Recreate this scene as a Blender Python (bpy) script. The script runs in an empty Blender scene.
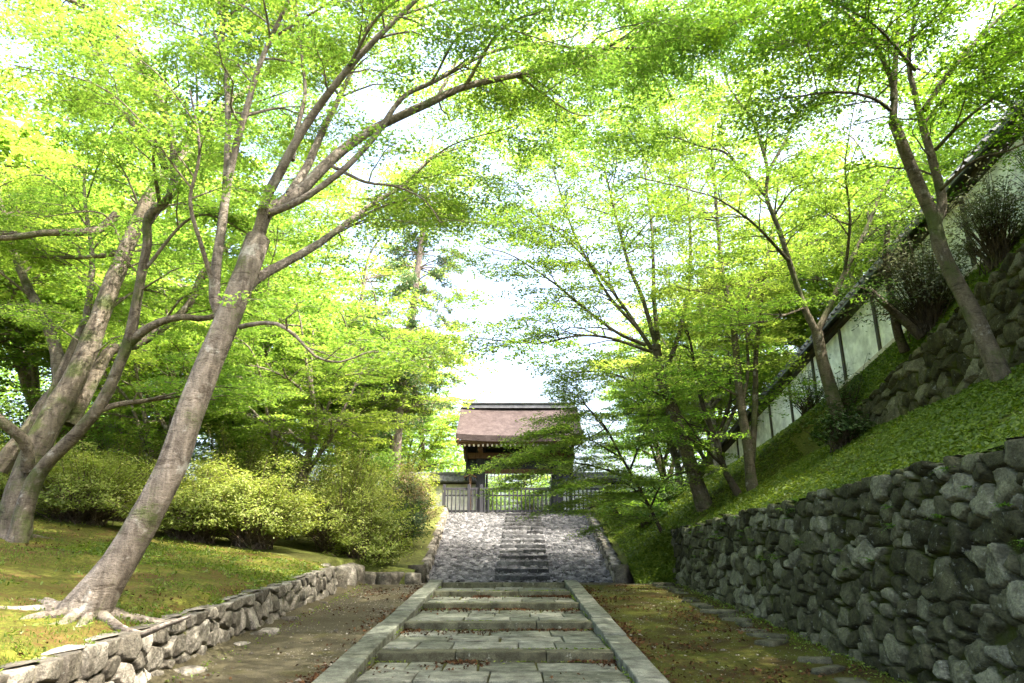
import bpy, bmesh, math, random
import numpy as np
from mathutils import Vector, Matrix

# ------------------------------------------------------------------ camera, sky, sun, exposure
S = bpy.context.scene
C = S.collection
F = 700.0
PITCH = math.radians(17.3)
EYE = 1.56
cam = bpy.data.cameras.new('camera')
cam.sensor_width = 36.0
cam.lens = F / 1024 * 36.0
cam.clip_start = 0.05
cam.clip_end = 2000
camo = bpy.data.objects.new('camera', cam)
camo.location = (0, 0, EYE)
camo.rotation_euler = (math.radians(90) + PITCH, 0, 0)
C.objects.link(camo)
S.camera = camo

SUN_EL = math.radians(57)
SUN_AZ = math.radians(114)          # clockwise from +Y (the view direction): from the right
SUN_DIR = Vector((math.sin(SUN_AZ) * math.cos(SUN_EL), math.cos(SUN_AZ) * math.cos(SUN_EL), math.sin(SUN_EL)))
W = bpy.data.worlds.new('World')
S.world = W
W.use_nodes = True
nt = W.node_tree
for n in list(nt.nodes):
    nt.nodes.remove(n)
sky = nt.nodes.new('ShaderNodeTexSky')
sky.sky_type = 'NISHITA'
sky.sun_disc = False
sky.sun_elevation = SUN_EL
sky.sun_rotation = SUN_AZ
sky.air_density = 1.0
sky.dust_density = 8.0
sky.ozone_density = 1.0
bg = nt.nodes.new('ShaderNodeBackground')
bg.inputs['Strength'].default_value = 0.15
wo = nt.nodes.new('ShaderNodeOutputWorld')
nt.links.new(sky.outputs[0], bg.inputs[0])
nt.links.new(bg.outputs[0], wo.inputs[0])
sun = bpy.data.lights.new('sun', 'SUN')
sun.energy = 2.6
sun.angle = math.radians(0.5)
sun.color = (1.0, 0.94, 0.84)
suno = bpy.data.objects.new('sun', sun)
suno.rotation_euler = (-SUN_DIR).to_track_quat('-Z', 'Y').to_euler()
suno.location = (30, 20, 40)
C.objects.link(suno)
S.view_settings.view_transform = 'Standard'
S.view_settings.look = 'None'
S.view_settings.gamma = 1
S.view_settings.exposure = 3.02
S.render.engine = 'CYCLES'
cy = S.cycles
cy.use_denoising = True
cy.max_bounces = 9
cy.diffuse_bounces = 8
cy.glossy_bounces = 2
cy.transmission_bounces = 4
cy.transparent_max_bounces = 4
cy.sample_clamp_indirect = 8
cy.caustics_reflective = False
cy.caustics_refractive = False

R = np.random.default_rng(7)
random.seed(7)
ct, st_ = math.cos(PITCH), math.sin(PITCH)


def pix(u, v, Y):
    """the place at distance Y ahead that lies along a sight line"""
    a = (u - 512) / F
    b = (341.5 - v) / F
    dy = ct - b * st_
    t = Y / dy
    return np.array((a * t, Y, EYE + t * (st_ + b * ct)))


def sc_at(v, Y):
    b = (341.5 - v) / F
    return Y / (ct - b * st_) / F       # metres per pixel there


# ------------------------------------------------------------------ noise helpers
_lat = np.random.default_rng(99).random((64, 64, 64)).astype(np.float32)


def vnoise(p):
    """smooth value noise of (n,3) points, -1..1"""
    p = np.asarray(p, dtype=np.float64)
    i = np.floor(p).astype(np.int64)
    f = p - i
    f = f * f * (3 - 2 * f)
    i &= 63
    j = (i + 1) & 63
    x0, y0, z0 = i[..., 0], i[..., 1], i[..., 2]
    x1, y1, z1 = j[..., 0], j[..., 1], j[..., 2]
    fx, fy, fz = f[..., 0], f[..., 1], f[..., 2]
    a = _lat[x0, y0, z0] * (1 - fx) + _lat[x1, y0, z0] * fx
    b = _lat[x0, y1, z0] * (1 - fx) + _lat[x1, y1, z0] * fx
    c = _lat[x0, y0, z1] * (1 - fx) + _lat[x1, y0, z1] * fx
    d = _lat[x0, y1, z1] * (1 - fx) + _lat[x1, y1, z1] * fx
    e = a * (1 - fy) + b * fy
    g = c * (1 - fy) + d * fy
    return (e * (1 - fz) + g * fz) * 2 - 1


def fbm(p, octv=3):
    p = np.asarray(p, dtype=np.float64)
    s, a = 0, 1.0
    for k in range(octv):
        s = s + a * vnoise(p * 2 ** k + 17.3 * k)
        a *= 0.5
    return s / 1.75


def fbm2(x, y, sc=1.0, octv=3, seed=0.0):
    x, y = np.broadcast_arrays(np.asarray(x, float), np.asarray(y, float))
    return fbm(np.stack([x * sc, y * sc, np.full_like(x, seed + 0.37)], -1), octv)


def lerp(a, b, t):
    return a + (b - a) * t


# ------------------------------------------------------------------ mesh helpers
def mesh(name, chunks, mat, parent=None, smooth=True, attrs=None):
    """chunks: list of (verts (n,3), faces (m,k)); one mesh object"""
    vs, loops, starts, tot = [], [], [], []
    vo = lo = 0
    for v, f in chunks:
        v = np.asarray(v, np.float32).reshape(-1, 3)
        f = np.asarray(f, np.int32)
        if len(f) == 0:
            continue
        vs.append(v)
        loops.append((f + vo).ravel())
        k = f.shape[1]
        starts.append(lo + np.arange(len(f), dtype=np.int32) * k)
        tot.append(np.full(len(f), k, np.int32))
        vo += len(v)
        lo += f.size
    me = bpy.data.meshes.new(name)
    if vs:
        V = np.concatenate(vs)
        L = np.concatenate(loops)
        St = np.concatenate(starts)
        T = np.concatenate(tot)
        me.vertices.add(len(V))
        me.vertices.foreach_set('co', V.ravel())
        me.loops.add(len(L))
        me.loops.foreach_set('vertex_index', L.astype(np.int32))
        me.polygons.add(len(St))
        me.polygons.foreach_set('loop_start', St)
        me.polygons.foreach_set('loop_total', T)
        me.polygons.foreach_set('use_smooth', np.full(len(St), bool(smooth)))
        if attrs:
            for an, av in attrs.items():
                a = me.attributes.new(an, 'FLOAT', 'POINT')
                a.data.foreach_set('value', np.asarray(av, np.float32))
        me.update(calc_edges=True)
    me.materials.append(mat)
    o = bpy.data.objects.new(name, me)
    C.objects.link(o)
    if parent is not None:
        o.parent = parent
        o.matrix_parent_inverse = parent.matrix_basis.inverted()
    return o


def grid_faces(nu, nv):
    i = np.arange(nu - 1)[:, None] * nv + np.arange(nv - 1)[None, :]
    i = i.ravel()
    return np.stack([i, i + nv, i + nv + 1, i + 1], 1)


def box(cx, cy_, cz, sx, sy, sz, rot=0.0, bev=0.0, jit=0.0, tilt=None):
    """bevelled box as (verts, quads/tris mixed via two chunks) -> list of chunks"""
    bm = bmesh.new()
    bmesh.ops.create_cube(bm, size=1.0)
    for v in bm.verts:
        v.co.x *= sx
        v.co.y *= sy
        v.co.z *= sz
        if jit:
            v.co += Vector((random.uniform(-jit, jit), random.uniform(-jit, jit), random.uniform(-jit, jit) * .5))
    if bev:
        bmesh.ops.bevel(bm, geom=list(bm.edges), offset=bev, segments=2, affect='EDGES', profile=0.6)
    M = Matrix.Translation((cx, cy_, cz)) @ Matrix.Rotation(rot, 4, 'Z')
    if tilt is not None:
        M = M @ Matrix.Rotation(tilt, 4, 'X')
    bm.transform(M)
    out = bm_chunks(bm)
    bm.free()
    return out


def bm_chunks(bm):
    bm.verts.ensure_lookup_table()
    V = np.array([v.co[:] for v in bm.verts], np.float32)
    by = {}
    for f in bm.faces:
        by.setdefault(len(f.verts), []).append([v.index for v in f.verts])
    bm.verts.index_update()
    out = []
    for k, fs in by.items():
        out.append((V, np.array(fs)))
    return out


def merge_chunks(lists):
    out = []
    for l in lists:
        out += l
    return out


def chunk_attr(chunks, vals):
    """vals per chunk -> per vertex"""
    return np.concatenate([np.full(len(np.asarray(v).reshape(-1, 3)), x) for (v, f), x in zip(chunks, vals)])


def tube(pts, rads, sides=8, rough=0.0, seed=0.0, cap=True):
    pts = np.asarray(pts, float)
    rads = np.asarray(rads, float)
    n = len(pts)
    T = np.gradient(pts, axis=0)
    T /= np.linalg.norm(T, axis=1)[:, None] + 1e-9
    ref = np.array((0.0, 1.0, 0.0)) if abs(T[0][1]) < .9 else np.array((1.0, 0, 0))
    U = np.zeros_like(pts)
    u = ref - T[0] * ref.dot(T[0])
    for i in range(n):
        u = u - T[i] * u.dot(T[i])
        u /= np.linalg.norm(u) + 1e-9
        U[i] = u
    Wv = np.cross(T, U)
    an = np.linspace(0, 2 * math.pi, sides, endpoint=False)
    ring = np.cos(an)[None, :, None] * U[:, None] + np.sin(an)[None, :, None] * Wv[:, None]
    rr = np.repeat(rads[:, None], sides, 1)
    if rough:
        q = pts[:, None] * 1.6 + ring * .8 + seed
        q2 = pts[:, None] * 5 + ring * 1.5 + seed
        rr = rr * (1 + rough * fbm(q.reshape(-1, 3), 2).reshape(n, sides) + rough * .45 * vnoise(q2.reshape(-1, 3)).reshape(n, sides))
    V = (pts[:, None] + ring * rr[..., None]).reshape(-1, 3)
    i = np.arange(n - 1)[:, None] * sides
    j = np.arange(sides)[None, :]
    k = (j + 1) % sides
    fa = np.stack([i + j, i + k, i + sides + k, i + sides + j], -1).reshape(-1, 4)
    return (V, fa)


def catmull(P, step):
    P = np.asarray(P, float)
    if len(P) < 3:
        n = max(2, int(np.linalg.norm(P[-1, :3] - P[0, :3]) / step))
        t = np.linspace(0, 1, n + 1)[:, None]
        return P[0] * (1 - t) + P[-1] * t
    Q = np.vstack([2 * P[0] - P[1], P, 2 * P[-1] - P[-2]])
    out = []
    for i in range(1, len(Q) - 2):
        p0, p1, p2, p3 = Q[i - 1], Q[i], Q[i + 1], Q[i + 2]
        n = max(1, int(np.linalg.norm((p2 - p1)[:3]) / step))
        for t in np.arange(n) / n:
            out.append(.5 * ((2 * p1) + (p2 - p0) * t + (2 * p0 - 5 * p1 + 4 * p2 - p3) * t * t + (3 * p1 - p0 - 3 * p2 + p3) * t ** 3))
    out.append(P[-1])
    return np.array(out)


# leaf outlines (x along the leaf, y across)
def _star():
    tips = [(-2.1, .62), (-1.05, .92), (0, 1.05), (1.05, .92), (2.1, .62)]
    pts = []
    for i, (a, r) in enumerate(tips):
        pts.append((r * math.cos(a), r * math.sin(a), -.10 * r))
        if i < 4:
            am = (a + tips[i + 1][0]) / 2
            pts.append((.40 * math.cos(am), .40 * math.sin(am), .03))
    pts.append((-.18, 0, 0))
    return np.array(pts)


STAR = _star()
TRI3 = np.array([(1.05, 0, -.1), (.32, .30, .02), (.05, .98, -.1), (-.32, .12, 0), (-.32, -.12, 0), (.05, -.98, -.1), (.32, -.30, .02)])
DIAM = np.array([(1, 0, -.12), (.1, .62, .0), (-.8, 0, -.05), (.1, -.62, .0)])
OVAL = np.array([(1, 0, -.1), (.45, .36, 0), (-.4, .34, 0), (-.9, 0, -.05), (-.4, -.34, 0), (.45, -.36, 0)])
BLADE = np.array([(1, 0, 0), (0, .12, 0), (0, -.12, 0)])


def leaves(P, N, size, shape, rng, yaw=None):
    n = len(P)
    N = N / (np.linalg.norm(N, axis=1)[:, None] + 1e-9)
    a = rng.normal(size=(n, 3)) if yaw is None else yaw
    X = a - N * (a * N).sum(1)[:, None]
    X /= np.linalg.norm(X, axis=1)[:, None] + 1e-9
    Y = np.cross(N, X)
    s = shape[None]
    V = P[:, None] + size[:, None, None] * (X[:, None] * s[..., :1] + Y[:, None] * s[..., 1:2] + N[:, None] * s[..., 2:3])
    k = len(shape)
    f = np.arange(n * k, dtype=np.int32).reshape(n, k)
    return (V.reshape(-1, 3).astype(np.float32), f)


# ------------------------------------------------------------------ materials
class NT:
    def __init__(s, name):
        s.m = bpy.data.materials.new(name)
        s.m.use_nodes = True
        s.t = s.m.node_tree
        for n in list(s.t.nodes):
            s.t.nodes.remove(n)
        s.out = s.n('OutputMaterial')

    def n(s, kind, **kw):
        x = s.t.nodes.new('ShaderNode' + kind)
        for k, v in kw.items():
            setattr(x, k, v)
        return x

    def l(s, a, b):
        s.t.links.new(a, b)

    def set(s, sock, v):
        if hasattr(v, 'is_output'):
            s.l(v, sock)
        else:
            sock.default_value = v if not isinstance(v, tuple) or len(v) != 3 else (*v, 1)

    def noise(s, scale, detail=4, rough=.55, vec=None, dist=0.0):
        x = s.n('TexNoise')
        x.inputs['Scale'].default_value = scale
        x.inputs['Detail'].default_value = detail
        x.inputs['Roughness'].default_value = rough
        x.inputs['Distortion'].default_value = dist
        if vec is not None:
            s.l(vec, x.inputs['Vector'])
        return x.outputs['Fac']

    def pos(s, scale=None):
        g = s.n('NewGeometry').outputs['Position']
        if scale is None:
            return g
        m = s.n('Mapping')
        m.inputs['Scale'].default_value = scale
        s.l(g, m.inputs['Vector'])
        return m.outputs['Vector']

    def ramp(s, fac, stops, interp='LINEAR'):
        x = s.n('ValToRGB')
        cr = x.color_ramp
        cr.interpolation = interp
        while len(cr.elements) < len(stops):
            cr.elements.new(.5)
        for e, (p, c) in zip(cr.elements, stops):
            e.position = p
            e.color = (*c, 1) if len(c) == 3 else c
        s.l(fac, x.inputs[0])
        return x.outputs[0]

    def mix(s, fac, a, b, mode='MIX'):
        x = s.n('Mix', data_type='RGBA', blend_type=mode)
        s.set(x.inputs[0], fac)
        s.set(x.inputs[6], a)
        s.set(x.inputs[7], b)
        return x.outputs[2]

    def attr(s, name):
        return s.n('Attribute', attribute_name=name).outputs['Fac']

    def math(s, op, a, b=0.0, clamp=False):
        x = s.n('Math', operation=op, use_clamp=clamp)
        s.set(x.inputs[0], a)
        s.set(x.inputs[1], b)
        return x.outputs[0]

    def step(s, v, lo, hi):
        x = s.n('MapRange')
        x.interpolation_type = 'SMOOTHSTEP'
        s.l(v, x.inputs[0])
        x.inputs[1].default_value = lo
        x.inputs[2].default_value = hi
        return x.outputs[0]

    def bump(s, h, strength, dist=.02):
        x = s.n('Bump')
        x.inputs['Strength'].default_value = strength
        x.inputs['Distance'].default_value = dist
        s.l(h, x.inputs['Height'])
        return x.outputs[0]

    def bsdf(s, color, rough=.8, normal=None, spec=.3):
        x = s.n('BsdfPrincipled')
        s.set(x.inputs['Base Color'], color)
        s.set(x.inputs['Roughness'], rough)
        x.inputs['Specular IOR Level'].default_value = spec
        if normal is not None:
            s.l(normal, x.inputs['Normal'])
        s.l(x.outputs[0], s.out.inputs[0])
        return s.m


def leaf_mat(name, stops, trans, tmix=.5, gloss=.03):
    m = NT(name)
    rnd = m.n('NewGeometry').outputs['Random Per Island']
    col = m.ramp(rnd, stops)
    big = m.noise(.55, 2)
    colt = m.ramp(rnd, [(p, tuple(c[i] * trans[i] for i in range(3))) for p, c in stops])
    hs = m.n('HueSaturation')
    m.l(colt, hs.inputs['Color'])
    m.l(m.n('MapRange').outputs[0], hs.inputs['Value'])
    mr = hs.inputs['Value'].links[0].from_node
    m.l(big, mr.inputs[0])
    mr.inputs[1].default_value = .3
    mr.inputs[2].default_value = .7
    mr.inputs[3].default_value = .72
    mr.inputs[4].default_value = 1.22
    m.l(m.math('ADD', m.math('MULTIPLY', m.noise(1.1, 3), -.10), .55), hs.inputs['Hue'])
    d = m.n('BsdfDiffuse')
    m.l(col, d.inputs[0])
    t = m.n('BsdfTranslucent')
    m.l(hs.outputs[0], t.inputs[0])
    mx = m.n('MixShader')
    mx.inputs[0].default_value = tmix
    m.l(d.outputs[0], mx.inputs[1])
    m.l(t.outputs[0], mx.inputs[2])
    g = m.n('BsdfGlossy')
    g.inputs['Roughness'].default_value = .5
    g.inputs[0].default_value = (.9, .95, .9, 1)
    mx2 = m.n('MixShader')
    mx2.inputs[0].default_value = gloss
    m.l(mx.outputs[0], mx2.inputs[1])
    m.l(g.outputs[0], mx2.inputs[2])
    m.l(mx2.outputs[0], m.out.inputs[0])
    return m.m


def bark_mat(name, c0, c1, moss=.3, mosscol=(.06, .085, .015), lichen=.25, sc=1.0):
    m = NT(name)
    p = m.pos()
    ps = m.pos((1, 1, .28))
    n1 = m.noise(9 * sc, 8, .68, ps, .6)
    n2 = m.noise(2.2 * sc, 4, .55, p)
    n3 = m.noise(34 * sc, 6, .7, m.pos((1, 1, 2.2)))
    col = m.ramp(n1, [(.34, c0), (.5, tuple((a + b) / 2 for a, b in zip(c0, c1))), (.64, c1)])
    col = m.mix(1.0, col, m.ramp(n3, [(.32, (.55, .53, .5)), (.5, (1, 1, 1)), (.7, (1.3, 1.3, 1.3))]), 'MULTIPLY')
    li = m.step(m.noise(5 * sc, 5, .65, p), .60 - .1 * lichen, .70)
    col = m.mix(m.math('MULTIPLY', li, lichen * 2), col, (.40, .39, .34))
    mo = m.step(m.math('ADD', m.math('MULTIPLY', n2, .85), m.math('MULTIPLY', n3, .5)), .80 - .25 * moss, .95 - .25 * moss)
    col = m.mix(m.math('MULTIPLY', mo, .85), col, mosscol)
    n5 = m.noise(3.2 * sc, 6, .7, m.pos((1.2, 1.2, 5)), .8)
    col = m.mix(1.0, col, m.ramp(n5, [(.36, (.50, .47, .43)), (.46, (1, 1, 1)), (.6, (1.0, 1, 1)), (.68, (1.3, 1.28, 1.22))]), 'MULTIPLY')
    h = m.math('ADD', m.math('MULTIPLY', n1, .6), m.math('ADD', m.math('MULTIPLY', n3, .25), m.math('MULTIPLY', n5, .35)))
    return m.bsdf(col, .85, m.bump(h, 1.0, .05), .2)


def stone_mat(name, stops, moss=(.06, .075, .018), moss_amt=.5, grain=40, streak=False):
    m = NT(name)
    p = m.pos()
    tone = m.attr('tone')
    edge = m.attr('edge')
    col = m.ramp(tone, stops)
    n1 = m.noise(6, 6, .62, p)
    n2 = m.noise(grain, 4, .6, p)
    n3 = m.noise(1.1, 3, .5, p)
    col = m.mix(1.0, col, m.ramp(n1, [(.32, (.45, .44, .40)), (.5, (.95, .95, .93)), (.66, (1.5, 1.5, 1.45))]), 'MULTIPLY')
    col = m.mix(1.0, col, m.ramp(n2, [(.32, (.65, .65, .65)), (.68, (1.35, 1.35, 1.35))]), 'MULTIPLY')
    lic = m.step(m.noise(13, 4, .7, p), .62, .68)
    col = m.mix(m.math('MULTIPLY', lic, .35), col, (.34, .36, .30))
    mo = m.math('ADD', m.math('MULTIPLY', n3, .8), m.math('MULTIPLY', n1, .55))
    mo = m.math('SUBTRACT', mo, m.math('MULTIPLY', edge, .45))
    mo = m.step(mo, .75 - moss_amt * .4, .95 - moss_amt * .4)
    col = m.mix(m.math('MULTIPLY', mo, .9), col, moss)
    h = m.math('ADD', m.math('MULTIPLY', n1, .7), m.math('MULTIPLY', n2, .3))
    return m.bsdf(col, .92, m.bump(h, 1.0, .045), .15)


def ground_mat(name, stops, sc=1.2, fine=30, tint=None, bump=.6):
    m = NT(name)
    p = m.pos()
    n1 = m.noise(sc, 6, .62, p, .3)
    n2 = m.noise(fine, 5, .65, p)
    f = m.math('ADD', m.math('MULTIPLY', n1, .72), m.math('MULTIPLY', n2, .28))
    col = m.ramp(f, stops)
    if tint:
        n4 = m.noise(sc * 2.7, 5, .6, p)
        col = m.mix(m.math('MULTIPLY', m.step(n4, .55, .68), .75), col, tint)
    col = m.mix(1.0, col, m.ramp(n2, [(.3, (.65, .65, .65)), (.7, (1.3, 1.3, 1.3))]), 'MULTIPLY')
    return m.bsdf(col, .95, m.bump(m.math('ADD', n2, m.noise(fine * 4, 3, .6, p)), bump, .02), .1)


def wood_mat(name, c0, c1, sc=(40, 40, 3)):
    m = NT(name)
    n = m.noise(1.0, 5, .6, m.pos(sc))
    col = m.ramp(n, [(.3, c0), (.7, c1)])
    return m.bsdf(col, .75, m.bump(n, .3, .01), .2)


M = {}
M['leaf'] = leaf_mat('maple_leaves', [(0, (.085, .165, .020)), (.4, (.115, .20, .025)), (.85, (.145, .23, .032)), (1, (.20, .265, .05))], (2.0, 1.95, 1.6), .64)
M['leaf_yellow'] = leaf_mat('yellow_maple_leaves', [(0, (.11, .18, .022)), (.5, (.145, .22, .03)), (.9, (.175, .245, .04)), (1, (.23, .28, .06))], (2.0, 1.95, 1.6), .64)
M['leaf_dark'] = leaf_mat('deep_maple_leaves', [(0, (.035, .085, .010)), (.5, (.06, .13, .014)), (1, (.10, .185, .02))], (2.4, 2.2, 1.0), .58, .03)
M['leaf_mid'] = leaf_mat('mid_maple_leaves', [(0, (.075, .15, .018)), (.5, (.105, .19, .022)), (1, (.16, .24, .036))], (2.05, 2.0, 1.5), .62)
M['azalea'] = leaf_mat('azalea_leaves', [(0, (.15, .205, .025)), (.4, (.23, .29, .045)), (.8, (.31, .36, .08)), (1, (.40, .40, .15))], (1.45, 1.4, 1.0), .48, .025)
M['shrub_dark'] = leaf_mat('evergreen_leaves', [(0, (.025, .05, .014)), (.6, (.045, .085, .02)), (1, (.08, .12, .035))], (1.5, 1.6, 1.1), .3, .025)
M['shrub_grey'] = leaf_mat('grey_leaves', [(0, (.07, .085, .045)), (.6, (.115, .135, .075)), (1, (.19, .20, .13))], (1.5, 1.5, 1.2), .3, .025)
M['shrub_rust'] = leaf_mat('rusty_leaves', [(0, (.09, .09, .03)), (.5, (.17, .15, .06)), (1, (.28, .20, .12))], (1.6, 1.5, 1.2), .35, .025)
M['cypress'] = leaf_mat('cypress_needles', [(0, (.05, .10, .03)), (.55, (.085, .14, .045)), (.8, (.12, .165, .06)), (1, (.22, .16, .09))], (1.6, 1.7, 1.3), .4, .025)
M['blossom'] = leaf_mat('pale_blossom', [(0, (.45, .40, .42)), (1, (.6, .56, .58))], (1.2, 1.2, 1.2), .4, .02)
M['herb'] = leaf_mat('ground_herbs', [(0, (.055, .092, .008)), (.5, (.085, .135, .010)), (1, (.14, .19, .018))], (1.7, 1.7, 1.1), .4, .025)
M['fern'] = leaf_mat('fern_fronds', [(0, (.05, .11, .012)), (1, (.09, .17, .02))], (1.8, 1.8, 1.1), .45, .025)
M['litter'] = leaf_mat('dead_leaves', [(0, (.028, .016, .009)), (.6, (.055, .028, .015)), (1, (.11, .058, .026))], (.6, .5, .4), .15, .0)
M['bark_pale'] = bark_mat('pale_smooth_bark', (.085, .070, .054), (.27, .232, .185), .2, lichen=.35)
M['bark_old'] = bark_mat('old_mossy_bark', (.06, .048, .035), (.21, .175, .13), .5, (.055, .075, .014), .25)
M['bark_mid'] = bark_mat('greenish_bark', (.06, .052, .034), (.16, .135, .09), .45, (.06, .08, .02), .3)
M['bark_dark'] = bark_mat('dark_bark', (.035, .028, .02), (.10, .08, .055), .3, lichen=.1)
M['bark_cypress'] = bark_mat('cypress_bark', (.16, .12, .10), (.34, .28, .24), .05, lichen=.2)
M['stem'] = bark_mat('shrub_stems', (.07, .05, .035), (.19, .145, .10), .1, lichen=.1)
M['wallstone'] = stone_mat('mossy_wall_stone', [(0, (.020, .021, .009)), (.4, (.044, .045, .023)), (.75, (.076, .078, .046)), (1, (.118, .120, .082))], (.028, .036, .003), .8)
M['upperstone'] = stone_mat('upper_wall_stone', [(0, (.024, .023, .009)), (.6, (.056, .054, .026)), (1, (.11, .106, .068))], (.045, .055, .006), .75)
M['lowstone'] = stone_mat('pale_wall_stone', [(0, (.065, .058, .045)), (.5, (.12, .109, .088)), (1, (.21, .193, .162))], (.07, .075, .014), .45)
M['cobble'] = stone_mat('cobble_stone', [(0, (.036, .036, .038)), (.5, (.075, .075, .078)), (1, (.135, .132, .135))], (.06, .055, .025), .3, 60)
M['slab'] = stone_mat('paving_stone', [(0, (.070, .075, .054)), (.5, (.098, .104, .080)), (1, (.138, .142, .115))], (.055, .055, .016), .34, 90)
M['riser'] = stone_mat('step_stone', [(0, (.05, .05, .03)), (1, (.085, .085, .055))], (.045, .045, .014), .4, 90)
M['moss_bed'] = ground_mat('moss_joint', [(.3, (.03, .022, .010)), (.5, (.045, .045, .012)), (.7, (.065, .075, .014))], 3, 40)
M['lawn'] = ground_mat('moss_lawn', [(.32, (.05, .026, .011)), (.42, (.085, .058, .016)), (.49, (.068, .072, .012)), (.60, (.115, .112, .018)), (.70, (.06, .078, .011))], 1.3, 26, (.12, .075, .028))
M['bank'] = ground_mat('grassy_bank', [(.30, (.035, .03, .008)), (.45, (.055, .066, .008)), (.65, (.08, .10, .012))], 1.3, 22)
M['gravel'] = ground_mat('gravel_path', [(.30, (.036, .029, .014)), (.5, (.058, .050, .028)), (.7, (.088, .078, .05))], .8, 60, (.042, .040, .012))
M['mosspath'] = ground_mat('moss_path', [(.34, (.022, .014, .005)), (.44, (.035, .028, .006)), (.52, (.042, .044, .006)), (.68, (.055, .064, .008))], 1.6, 45, (.028, .017, .007))
M['soil'] = ground_mat('forest_soil', [(.3, (.06, .05, .02)), (.5, (.09, .10, .025)), (.7, (.12, .15, .03))], .5, 12)
M['plaster'] = ground_mat('white_plaster', [(.3, (.76, .76, .72)), (.7, (.84, .84, .81))], .6, 3, None, .0)
M['wood_dark'] = wood_mat('dark_weathered_wood', (.028, .028, .034), (.062, .062, .072))
M['wood_brown'] = wood_mat('brown_wood', (.10, .055, .03), (.20, .12, .07))
M['wood_post'] = wood_mat('grey_brown_post', (.035, .032, .026), (.08, .07, .055))
M['wood_end'] = wood_mat('pale_wood', (.45, .40, .33), (.62, .57, .48))
M['tile'] = wood_mat('grey_roof_tile', (.085, .088, .098), (.19, .195, .21), (6, 6, 6))
mm = NT('cypress_bark_roof')
rp = mm.pos((9, 14, 90))
rn = mm.noise(1, 4, .6, rp)
rn2 = mm.noise(3, 4, .6, mm.pos())
rc = mm.ramp(mm.math('ADD', mm.math('MULTIPLY', rn, .6), mm.math('MULTIPLY', rn2, .4)), [(.36, (.026, .020, .019)), (.5, (.050, .038, .036)), (.64, (.08, .064, .061))])
M['bark_roof'] = mm.bsdf(rc, .9, mm.bump(rn, .5, .03), .1)


# ------------------------------------------------------------------ tags
def tag(o, label=None, cat=None, group=None, kind=None):
    if label:
        o['label'] = label
    if cat:
        o['category'] = cat
    if group:
        o['group'] = group
    if kind:
        o['kind'] = kind
    return o


def thing(name, loc, label, cat, group=None, rz=0.0):
    o = bpy.data.objects.new(name, None)
    o.location = [float(x) for x in loc]
    o.rotation_euler = (0, 0, rz)
    o.empty_display_size = .3
    C.objects.link(o)
    return tag(o, label, cat, group)


# ------------------------------------------------------------------ terrain functions
CREST = 15.8
GRADE = .067


def rz(Y):
    return GRADE * np.minimum(np.asarray(Y, float), CREST)


C0, C1, CZ0, CZ1 = 17.6, 29.2, GRADE * CREST, 3.38      # cobbled slope


def cz(Y):
    t = np.clip((np.asarray(Y, float) - C0) / (C1 - C0), 0, 1)
    return lerp(CZ0, CZ1, t)


def cobL(Y):
    return np.interp(Y, [C0, C1], [-2.05, -2.6])


def cobR(Y):
    return np.interp(Y, [C0, C1], [2.45, 2.95])


LX = -3.35                                                # foot of the low wall


def lawn_z(X, Y):
    """left terrain"""
    X = np.asarray(X, float)
    Y = np.asarray(Y, float)
    base = rz(Y) + np.clip((Y - 17.5) / 12, 0, 1) * 2.0
    dx = np.maximum(LX - X, 0)
    rise = .15 * np.minimum(dx, 7) + .04 * np.maximum(dx - 7, 0)
    z = base + .5 + rise + .05 * fbm2(X, Y, .8, 3) * np.clip(dx * 2, 0.2, 1)
    # drop to the cobble edge
    k = np.clip((X - LX) / (cobL(Y) - .25 - LX), 0, 1)
    return np.where(X > LX, lerp(z, cz(Y) + .3, k), z)


def wtop(Y):
    return np.interp(Y, [-6, 2, 5.9, 17.3], [2.66, 2.53, 2.43, 2.2])


def wtopx(Y):
    return np.interp(Y, [-6, 5.9, 17.3], [4.25, 4.15, 3.92])


def ubase(Y):
    return np.interp(Y, [-6, 9.2, 14.3, 17.3, 30], [4.3, 4.1, 4.0, 3.9, 4.2])


def utop(Y):
    return np.interp(Y, [-6, 9.0, 10.1, 15.2, 17.3, 30], [7.2, 5.68, 5.45, 4.25, 4.05, 4.3])


def wbase(Y):
    return 6.1 - .15 * (np.clip(Y, -8, 36) - 16.5)


def bank_z(X, Y):
    X, Y = np.broadcast_arrays(np.asarray(X, float), np.asarray(Y, float))
    x0 = wtopx(Y)
    z = np.where(X < 7.0, lerp(wtop(Y), ubase(Y), np.clip((X - x0) / (7.0 - x0), 0, 1)),
                 np.where(X < 7.3, lerp(ubase(Y), utop(Y), np.clip((X - 7.0) / .3, 0, 1)),
                          lerp(utop(Y), wbase(Y), np.clip((X - 7.3) / 1.4, 0, 1))))
    z = z + .02 * np.maximum(X - 9, 0)
    xl = cobR(Y) + .3
    z2 = lerp(cz(Y) + .38, wbase(Y), np.clip((X - xl) / (8.7 - xl), 0, 1))
    k = np.clip((Y - 16.6) / .9, 0, 1)
    kf = np.clip((Y - 16.35) / 1.0, 0, 1) ** .8
    z2 = np.where(X < 3.9, lerp(CZ0 - .06, z2, kf), z2)
    z = np.where(X < 3.9, z2, lerp(z, z2, k))
    return z + .05 * fbm2(X, Y, .9, 3, 5.0) * np.clip((X - x0 + .2) * 1.5, 0, 1)


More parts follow.
